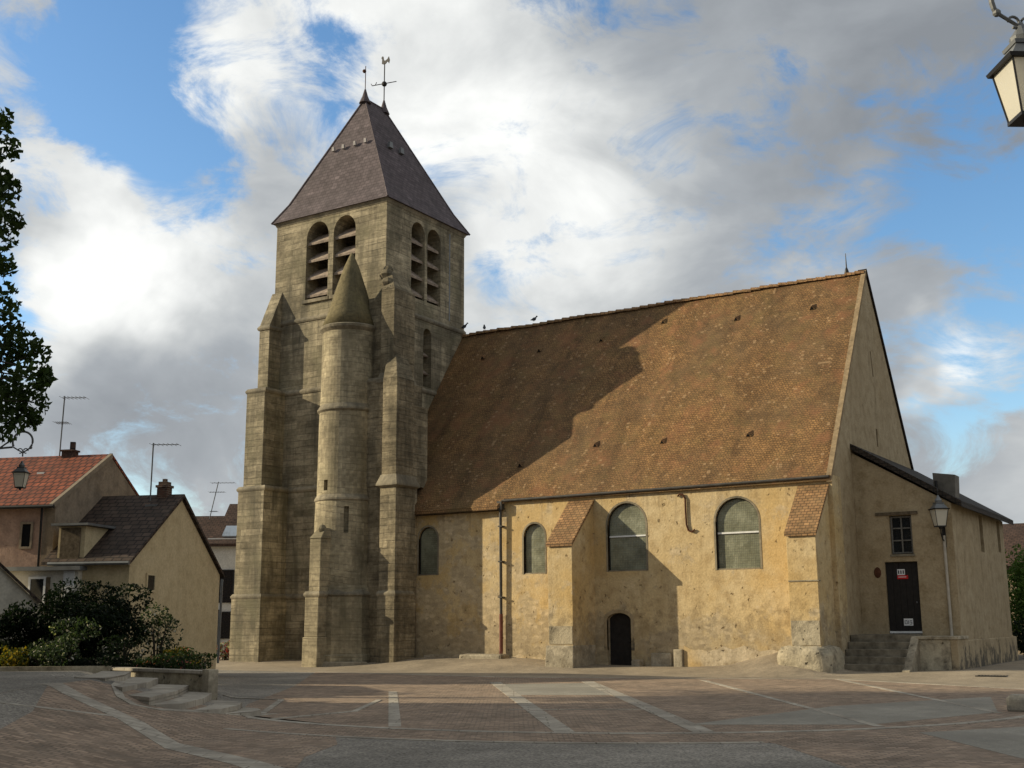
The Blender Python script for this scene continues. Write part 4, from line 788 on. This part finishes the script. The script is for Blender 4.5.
    Cc = thing('house', 'pale grey house with brown roof and skylight in the gap left of the tower', 'house', PC(0, 0, 0))
    def Q(a, b, z): o = Vector(W(-18.2, 62)); p = o + RH * a + FH * b; return (p.x, p.y, z)
    m = MB(); pbox(m, Q, 0, 7.0, 0, 6, 2.7, 5.75); m.build('wall', M['greyw'], Cc)
    m = MB(); pbox(m, Q, 0, 7.0, .05, 6, -.6, 2.7); m.build('ground_storey', M['greyw'], Cc)
    for a0, a1, zr, yb in ((-.2, 2.55, 7.25, 2.0), (2.55, 7.2, 8.0, 3.0)):
        r = MB(); r.prism([Q(a0, -.35, 5.6), Q(a0, yb, zr), Q(a0, 6.3, 5.6), Q(a0, 6.3, 5.75), Q(a0, yb, zr + .15), Q(a0, -.35, 5.75)], Vector(Q(a1 - a0, 0, 0)) - Vector(Q(0, 0, 0))); rr = r.build('roof', M['browntile'], Cc)
    k = 2.25 / 3.35; s = MB(); s.prism([Q(2.9, .1, 5.75 + k * .45 + .06), Q(3.65, .1, 5.75 + k * .45 + .06), Q(3.65, 1.0, 5.75 + k * 1.35 + .06), Q(2.9, 1.0, 5.75 + k * 1.35 + .06)], (0, 0, .07)); s.build('skylight', M['skyglass'], rr)
    f = MB(); pbox(f, Q, 2.2, 3.7, -.0, .12, 5.98, 6.06); f.build('skylight_flashing', M['white'], rr)
    for a0, a1, z0, z1, mt, nm in ((2.75, 3.6, 2.72, 4.35, M['darkglass'], 'window'), (1.7, 2.1, .0, 2.2, M['void'], 'door'), (2.3, 2.95, .0, 2.3, M['zinc'], 'door'), (3.1, 3.8, .9, 2.2, M['darkglass'], 'window')):
        g = MB(); pbox(g, Q, a0, a1, -.03, .04, z0, z1); o = g.build(nm, mt, Cc)
        f = MB(); pbox(f, Q, a0 - .07, a0 - .001, -.06, .04, z0, z1 + .07); pbox(f, Q, a1 + .001, a1 + .07, -.06, .04, z0, z1 + .07); pbox(f, Q, a0, a1, -.06, .04, z1 + .001, z1 + .07); f.build('frame', M['darkmetal'], o)
    # aerials
    def aerial(base, h, arms, lean, label):
        T = thing('tv_antenna', label, 'antenna', base); b = Vector(base); t = b + Vector((lean[0], lean[1], h)); rt = Vector((RH.x, RH.y, 0))
        m = MB(); m.tube([tuple(b), tuple(t)], .025, 6); m.build('mast', M['zinc'], T)
        for f, l, r0 in arms:
            m = MB(); p = b.lerp(t, f); e = p + rt * l * r0[1]; s0 = p - rt * l * r0[0]; m.tube([tuple(s0), tuple(e)], .014, 5)
            for q in np.linspace(0, 1, 7): c = s0.lerp(e, q); m.tube([tuple(c - Vector((FH.x, FH.y, 0)) * .3), tuple(c + Vector((FH.x, FH.y, 0)) * .3)], .007, 4)
            m.build('elements', M['zinc'], T)
    aerial(PA(aA - .2, 1.86, zA + .1), 2.1, [(.97, .75, (.1, 1)), (.55, .22, (1, 1))], (.05, .0), 'tall thin tv antenna by the chimney of the red tiled roof')
    aerial(PB(ap - .3, .95, za - .1), 1.95, [(.97, .85, (.05, 1))], (.0, 0), 'straight tv antenna by the chimney of the dark tiled house')
    x, y = W(-16.35, 63.5); aerial((x, y, 7.2), 2.0, [(.97, .9, (.4, 1)), (.72, .6, (.6, .8)), (.2, .4, (.2, .8))], (.35, .2), 'leaning tv antenna on the brown roof near the tower')
make_houses()

# ------------------------------------------------------------------ plants
def leafmesh(name, mat, pts, size, parent, flat=.0):
    pts = np.array(pts); n = len(pts); loc = np.array(parent['_w'])
    a = rng.normal(size=(n, 3)); a /= np.linalg.norm(a, axis=1)[:, None]; c = rng.normal(size=(n, 3)); c[:, 2] *= 1 - flat; b = np.cross(a, c); b /= np.linalg.norm(b, axis=1)[:, None]
    s = size * rng.uniform(.6, 1.25, n)[:, None]; k = np.cross(a, b) * s * .12
    V = np.stack([pts - a * s * .55, pts - b * s * .3 + k, pts + a * s * .55, pts + b * s * .3 + k], 1).reshape(-1, 3) - loc
    F = np.arange(n * 4).reshape(-1, 4); me = bpy.data.meshes.new(name); me.from_pydata(V.tolist(), [], F.tolist()); me.materials.append(mat); me.update()
    o = bpy.data.objects.new(name, me); COL.objects.link(o); o.parent = parent; o['_w'] = tuple(loc); return o
def blob_pts(c, r, n, lumps=14, seed=1, hollow=.55):
    g = np.random.default_rng(seed); out = []
    cl = g.normal(size=(lumps, 3)); cl /= np.linalg.norm(cl, axis=1)[:, None]; cl *= g.uniform(.45, .85, lumps)[:, None]
    rr = g.uniform(.28, .5, lumps)
    for i in range(lumps):
        m = n // lumps; d = g.normal(size=(m, 3)); d /= np.linalg.norm(d, axis=1)[:, None]; d *= (g.uniform(hollow, 1, m) ** .6)[:, None] * rr[i]; out.append(cl[i] + d)
    p = np.concatenate(out) * np.array(r) + np.array(c); return p
def shrub(label, L, D, zb, r, n, size, mat, cat='shrub', name='shrub', lumps=16, seed=1, group=None):
    x, y = W(L, D); T = thing(name, label, cat, (x, y, zb), group)
    p = blob_pts((x, y, zb + r[2] * .95), r, n, lumps, seed); p = p[p[:, 2] > zb - .05]
    leafmesh('foliage', mat, p, size, T)
    m = MB(); g = random.Random(seed)
    for k in range(6):
        a = g.uniform(0, 6.28); q = g.uniform(.3, .7); m.tube([(x + .08 * math.cos(a), y + .08 * math.sin(a), zb - .2), (x + r[0] * q * .5 * math.cos(a), y + r[1] * q * .5 * math.sin(a), zb + r[2] * .7), (x + r[0] * q * math.cos(a), y + r[1] * q * math.sin(a), zb + r[2] * 1.3)], [.03, .02, .008], 5)
    m.build('stems', M['bark'], T); return T
def make_plants():
    # planter: wall with an end pillar, soil behind
    T = thing('planter', 'low stone planter wall with a square end pillar beside the curved steps', 'planter', W(-6.5, 26, 0))
    w = MB(); A, B_ = W(-6.55, 25.75), W(-9.5, 28.3); d = (Vector(B_) - Vector(A)).normalized(); nn = Vector((-d.y, d.x)) * -.22
    w.prism([(A[0], A[1], -.6), (B_[0], B_[1], -.6), (B_[0] + nn.x, B_[1] + nn.y, -.6), (A[0] + nn.x, A[1] + nn.y, -.6)], (0, 0, 1.2)); w.build('wall', M['blotch'], T, bevel=.015)
    c = MB(); a2, b2 = Vector(A) - nn * .2, Vector(B_) - nn * .2; c.prism([(a2.x, a2.y, .6), (b2.x, b2.y, .6), (b2.x + nn.x * 1.4, b2.y + nn.y * 1.4, .6), (a2.x + nn.x * 1.4, a2.y + nn.y * 1.4, .6)], (0, 0, .07)); c.build('coping', M['band'], T)
    p = MB(); q = W(-6.45, 25.7); p.prism([(q[0] - .14, q[1] - .1, -.6), (q[0] + .1, q[1] - .14, -.6), (q[0] + .14, q[1] + .1, -.6), (q[0] - .1, q[1] + .14, -.6)], (0, 0, 1.3)); p.build('pillar', M['plinth'], T, bevel=.01)
    s = MB(); s.prism([W(*q) + (-.4,) for q in ((-6.6, 25.95), (-9.5, 28.5), (-12.2, 28.3), (-19, 28.2), (-19, 33), (-8.4, 33))], (0, 0, 1.02)); s.build('soil', M['soil'], T)
    k = MB(); pts = [(-9.4, 28.15), (-12.2, 27.9), (-19, 27.8)]
    for a, b in zip(pts, pts[1:]): pa, pb = W(*a), W(*b); dd = (Vector(pb) - Vector(pa)).normalized(); n2 = Vector((-dd.y, dd.x)) * -.15; k.prism([(pa[0], pa[1], .3), (pb[0], pb[1], .3), (pb[0] + n2.x, pb[1] + n2.y, .3), (pa[0] + n2.x, pa[1] + n2.y, .3)], (0, 0, .4))
    k.build('kerb', M['blotch'], T)
    z = .58
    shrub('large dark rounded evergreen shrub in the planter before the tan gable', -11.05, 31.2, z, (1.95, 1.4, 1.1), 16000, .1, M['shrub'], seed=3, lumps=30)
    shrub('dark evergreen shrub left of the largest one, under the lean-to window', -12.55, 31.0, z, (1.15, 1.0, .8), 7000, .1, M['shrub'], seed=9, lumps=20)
    shrub('grey-green loose shrub dotted with pale flowers in front of the large dark shrub', -10.9, 29.4, z, (1.0, .7, .62), 2600, .09, M['bush'], seed=4)
    shrub('rose bush with cream blooms right of the pale-flowered shrub', -9.5, 29.3, z, (.6, .5, .5), 1300, .085, M['rose'], 'rose bush', 'rose_bush', seed=5)
    shrub('thin leggy bush with pale leaf tips at the right side of the dark shrub', -9.0, 30.4, z, (.55, .5, .8), 1100, .085, M['bush'], seed=6)
    shrub('clump of yellow flowers at the foot of the tan gable', -8.1, 29.6, z, (.55, .45, .32), 900, .08, M['yellow'], 'flowers', 'flower_clump', seed=7)
    shrub('low green bedding plants with pink flowers along the planter wall', -8.3, 28.5, z, (.9, .45, .2), 1500, .07, M['low'], 'flowers', 'flower_clump', seed=8)
    shrub('low green bush at the right end of the planter by the pillar', -7.45, 27.6, z, (.55, .6, .26), 1100, .07, M['low'], 'bush', 'bush', seed=10)
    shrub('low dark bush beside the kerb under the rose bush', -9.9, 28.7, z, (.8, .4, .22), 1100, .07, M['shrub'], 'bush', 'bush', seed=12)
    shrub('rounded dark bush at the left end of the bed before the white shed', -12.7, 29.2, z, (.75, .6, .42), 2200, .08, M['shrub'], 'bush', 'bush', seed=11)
    shrub('yellow-green flowering bush in front of the rounded dark bush at the left', -12.0, 28.75, z, (.6, .4, .3), 1100, .08, M['yellow'], 'bush', 'bush', seed=13)
    shrub('wide low green bush between the yellow-green bush and the pale-flowered shrub', -11.1, 28.6, z, (.8, .4, .3), 1300, .08, M['bush'], 'bush', 'bush', seed=14)
    shrub('tub of red and white flowers at the foot of the tower, left side', -13.0, 54.2, .0, (.6, .5, .5), 700, .13, leaves('red_white_flowers', (.03, .05, .015), (.5, .45, .4), (.3, .03, .03), .25), 'flowers', 'flower_tub', seed=15)
    L, D = LDof(3.2, 17.5)
    shrub('bright green tall bush behind the annex at the right edge', L, D, 0, (1.5, 1.7, 2.3), 7000, .16, M['hedge'], 'bush', 'bush', seed=17, lumps=34)
    L, D = LDof(3.9, 14.2)
    shrub('dark low bush in deep shade beside the annex end wall at the right edge', L, D, 0, (1.0, 1.6, .8), 5000, .13, M['shrub'], 'bush', 'bush', seed=18, lumps=24)
    # big tree at the left; only the right fringe of its crown shows
    x, y = W(-14.2, 21); T = thing('tree', 'leafy tree overhanging from the left edge, dark against the sky', 'tree', (x, y, gz(x, y)))
    fringe = [(2, 122, .28), (7, 150, .3), (9, 190, .26), (11, 222, .26), (2, 235, .35), (6, 268, .2), (0, 300, .4), (8, 322, .3), (22, 345, .36), (38, 352, .26), (12, 362, .4), (30, 378, .36), (43, 380, .22), (16, 395, .36), (34, 402, .3), (46, 372, .14), (4, 345, .4), (20, 418, .3), (34, 422, .16), (6, 426, .32), (1, 395, .45), (0, 210, .3), (0, 180, .25), (0, 262, .3)]
    def pix(px, py, Dh):
        r = FWD * 1174.78 + RT * (px - 512) + UP * (384 - py); h = math.hypot(r.x, r.y); k = Dh / (r.x * FH.x + r.y * FH.y); return (CAM + r * k)
    tips = []
    for px, py, r in fringe: tips.append((np.array(pix(px, py, 20.5 + random.uniform(-.8, .8))), r * 1.0))
    g = np.random.default_rng(21)
    for k in range(190):
        d = g.normal(size=3); d /= np.linalg.norm(d); r = g.uniform(.55, 1); c = np.array(W(-15.2, 21, 8.2)) + np.array([*(np.array(RH) * d[0] * 4.9 * r + np.array(FH) * d[1] * 6.0 * r), d[2] * 4.4 * r])
        tips.append((c, g.uniform(.7, 1.15)))
    for k in range(46):
        h = g.uniform(4.2, 11.2); tips.append((np.array(W(-9.9 - g.uniform(0, 1.6) - .035 * (h - 7.5) ** 2, 20.6 + g.uniform(-1.5, 1.5), h)), g.uniform(.5, .75)))
    P = []
    for c, r in tips:
        n = int(330 * r); q = g.normal(size=(n, 3)); q *= np.minimum(1, 1.5 / np.linalg.norm(q, axis=1))[:, None] * (r * .55); P.append(c + q)
    leafmesh('crown', M['leafdark'], np.concatenate(P), .14, T)
    m = MB(); z0 = gz(x, y); m.tube([(x, y, z0 - .3), (x + .05, y, z0 + 1.2), (x - .05, y + .05, z0 + 3), (x, y, z0 + 5.5), (x, y + .1, z0 + 9)], [.34, .25, .21, .16, .05], 12); m.build('trunk', M['bark'], T)
    lb = MB()
    for i, (c, r) in enumerate(tips):
        if i < len(fringe) or i % 4 == 0:
            s = Vector((x, y, z0 + random.uniform(2.6, 6.5))); e = Vector(c); mid = s.lerp(e, .55) + Vector((0, 0, .4)); lb.tube([tuple(s), tuple(mid), tuple(e)], [.07, .035, .008], 5)
    lb.build('branches', M['bark'], T)
    # added tree out of view at the left, its crown shaped to shade the paving
    x, y = W(-20, 30.5); T = thing('tree', 'added tall leafy tree out of view on the left, put there to shade the paving', 'tree', (x, y, 0)); g = np.random.default_rng(5); P = []
    for k in range(110):
        d = g.normal(size=3); d /= np.linalg.norm(d); r = g.uniform(.4, 1); c = np.array((x, y, 11.3)) + np.array([*(np.array(RH) * d[0] * 2.6 * r + np.array(FH) * d[1] * 3.1 * r), d[2] * 3.6 * r]); q = g.normal(size=(150, 3)) * .45; P.append(c + q)
    leafmesh('crown', M['leafdark'], np.concatenate(P), .2, T); m = MB(); m.tube([(x, y, -.4), (x, y + .1, 4), (x + .1, y, 8), (x, y, 13)], [.3, .22, .15, .04], 10); m.build('trunk', M['bark'], T)
make_plants()

# ------------------------------------------------------------------ right edge building, pigeons, and an added unseen house to the left to shade the square
def make_rest():
    T = thing('house', 'dark roofed house behind the hedge at the right edge', 'house', (4, 24, 0))
    m = MB(); m.box(-1, 10, 22, 30, -.6, 4.3); m.build('wall', M['greyr'], T)
    m = MB(); m.prism([(-1.3, 21.6, 4.2), (-1.3, 26, 6.55), (-1.3, 30.4, 4.2)], (11.6, 0, 0)); m.build('roof', M['browntile'], T)
    g = MB(); g.box(5.5, 6.4, 21.97, 22.05, 1.2, 2.6); g.build('window', M['darkglass'], T)
    spots = [((-19.55, 6.05, 15.75), .3, 'pigeon perched at the tower corner where ridge and string course meet'), ((-18.4, 6.13, 15.56), 2.2, 'pigeon sitting on the ridge nearest the tower corner'), ((-15.6, 6.13, 15.58), 1.2, 'pigeon standing alone on the ridge farther from the tower')]
    for (x, y, z), a, lab in spots:
        m = MB(); ca, sa = math.cos(a), math.sin(a)
        prof = [(-.2, .012, .02), (-.12, .035, .05), (-.02, .075, .09), (.08, .075, .12), (.13, .045, .2), (.16, .04, .25), (.19, .03, .26), (.23, .008, .25)]
        m.loft([[(x + ca * t - sa * r * math.cos(q), y + sa * t + ca * r * math.cos(q), z + h + r * 1.1 * math.sin(q)) for q in np.linspace(0, 2 * math.pi, 9)[:-1]] for t, r, h in prof])
        for s in (-.03, .03): m.tube([(x - sa * s, y + ca * s, z - .02), (x - sa * s, y + ca * s, z + .06)], .008, 4)
        o = m.build('pigeon', plain('pigeon_grey', (.04, .045, .055), .7), None, smooth=True)
        for v in o.data.vertices: v.co -= Vector((x, y, z))
        o.location = (x, y, z); tag(o, lab, 'bird', 'pigeons on the church ridge')
    def R(a, b, z): return (*W(a, b), z)
    T = thing('house', 'added tall rendered house out of view on the left, put there to shade the paving', 'house', W(-21, 12, 0))  # invented house outside the view, placed so its shadow covers the square
    m = MB(); pbox(m, R, -25, -17.5, 0, 28.4, -.6, 8.3); m.build('wall', M['cream'], T)
    m = MB(); m.prism([R(-25.4, -.3, 8.25), R(-21.2, -.3, 11.6), R(-17.1, -.3, 8.25)], Vector(R(0, 29.0, 0)) - Vector(R(0, 0, 0))); m.build('roof', M['browntile'], T)
    for b in (2, 6, 10, 14, 18, 22.5):
        for z in (1.2, 4.4):
            g = MB(); pbox(g, R, -17.52, -17.46, b, b + 1, z, z + 1.6); o = g.build('window', M['darkglass'], T)
            f = MB(); pbox(f, R, -17.5, -17.42, b - .6, b - .02, z, z + 1.6); pbox(f, R, -17.5, -17.42, b + 1.02, b + 1.6, z, z + 1.6); f.build('shutter', M['oldwood'], o)
make_rest()
for o in S.objects:
    if '_w' in o: del o['_w']
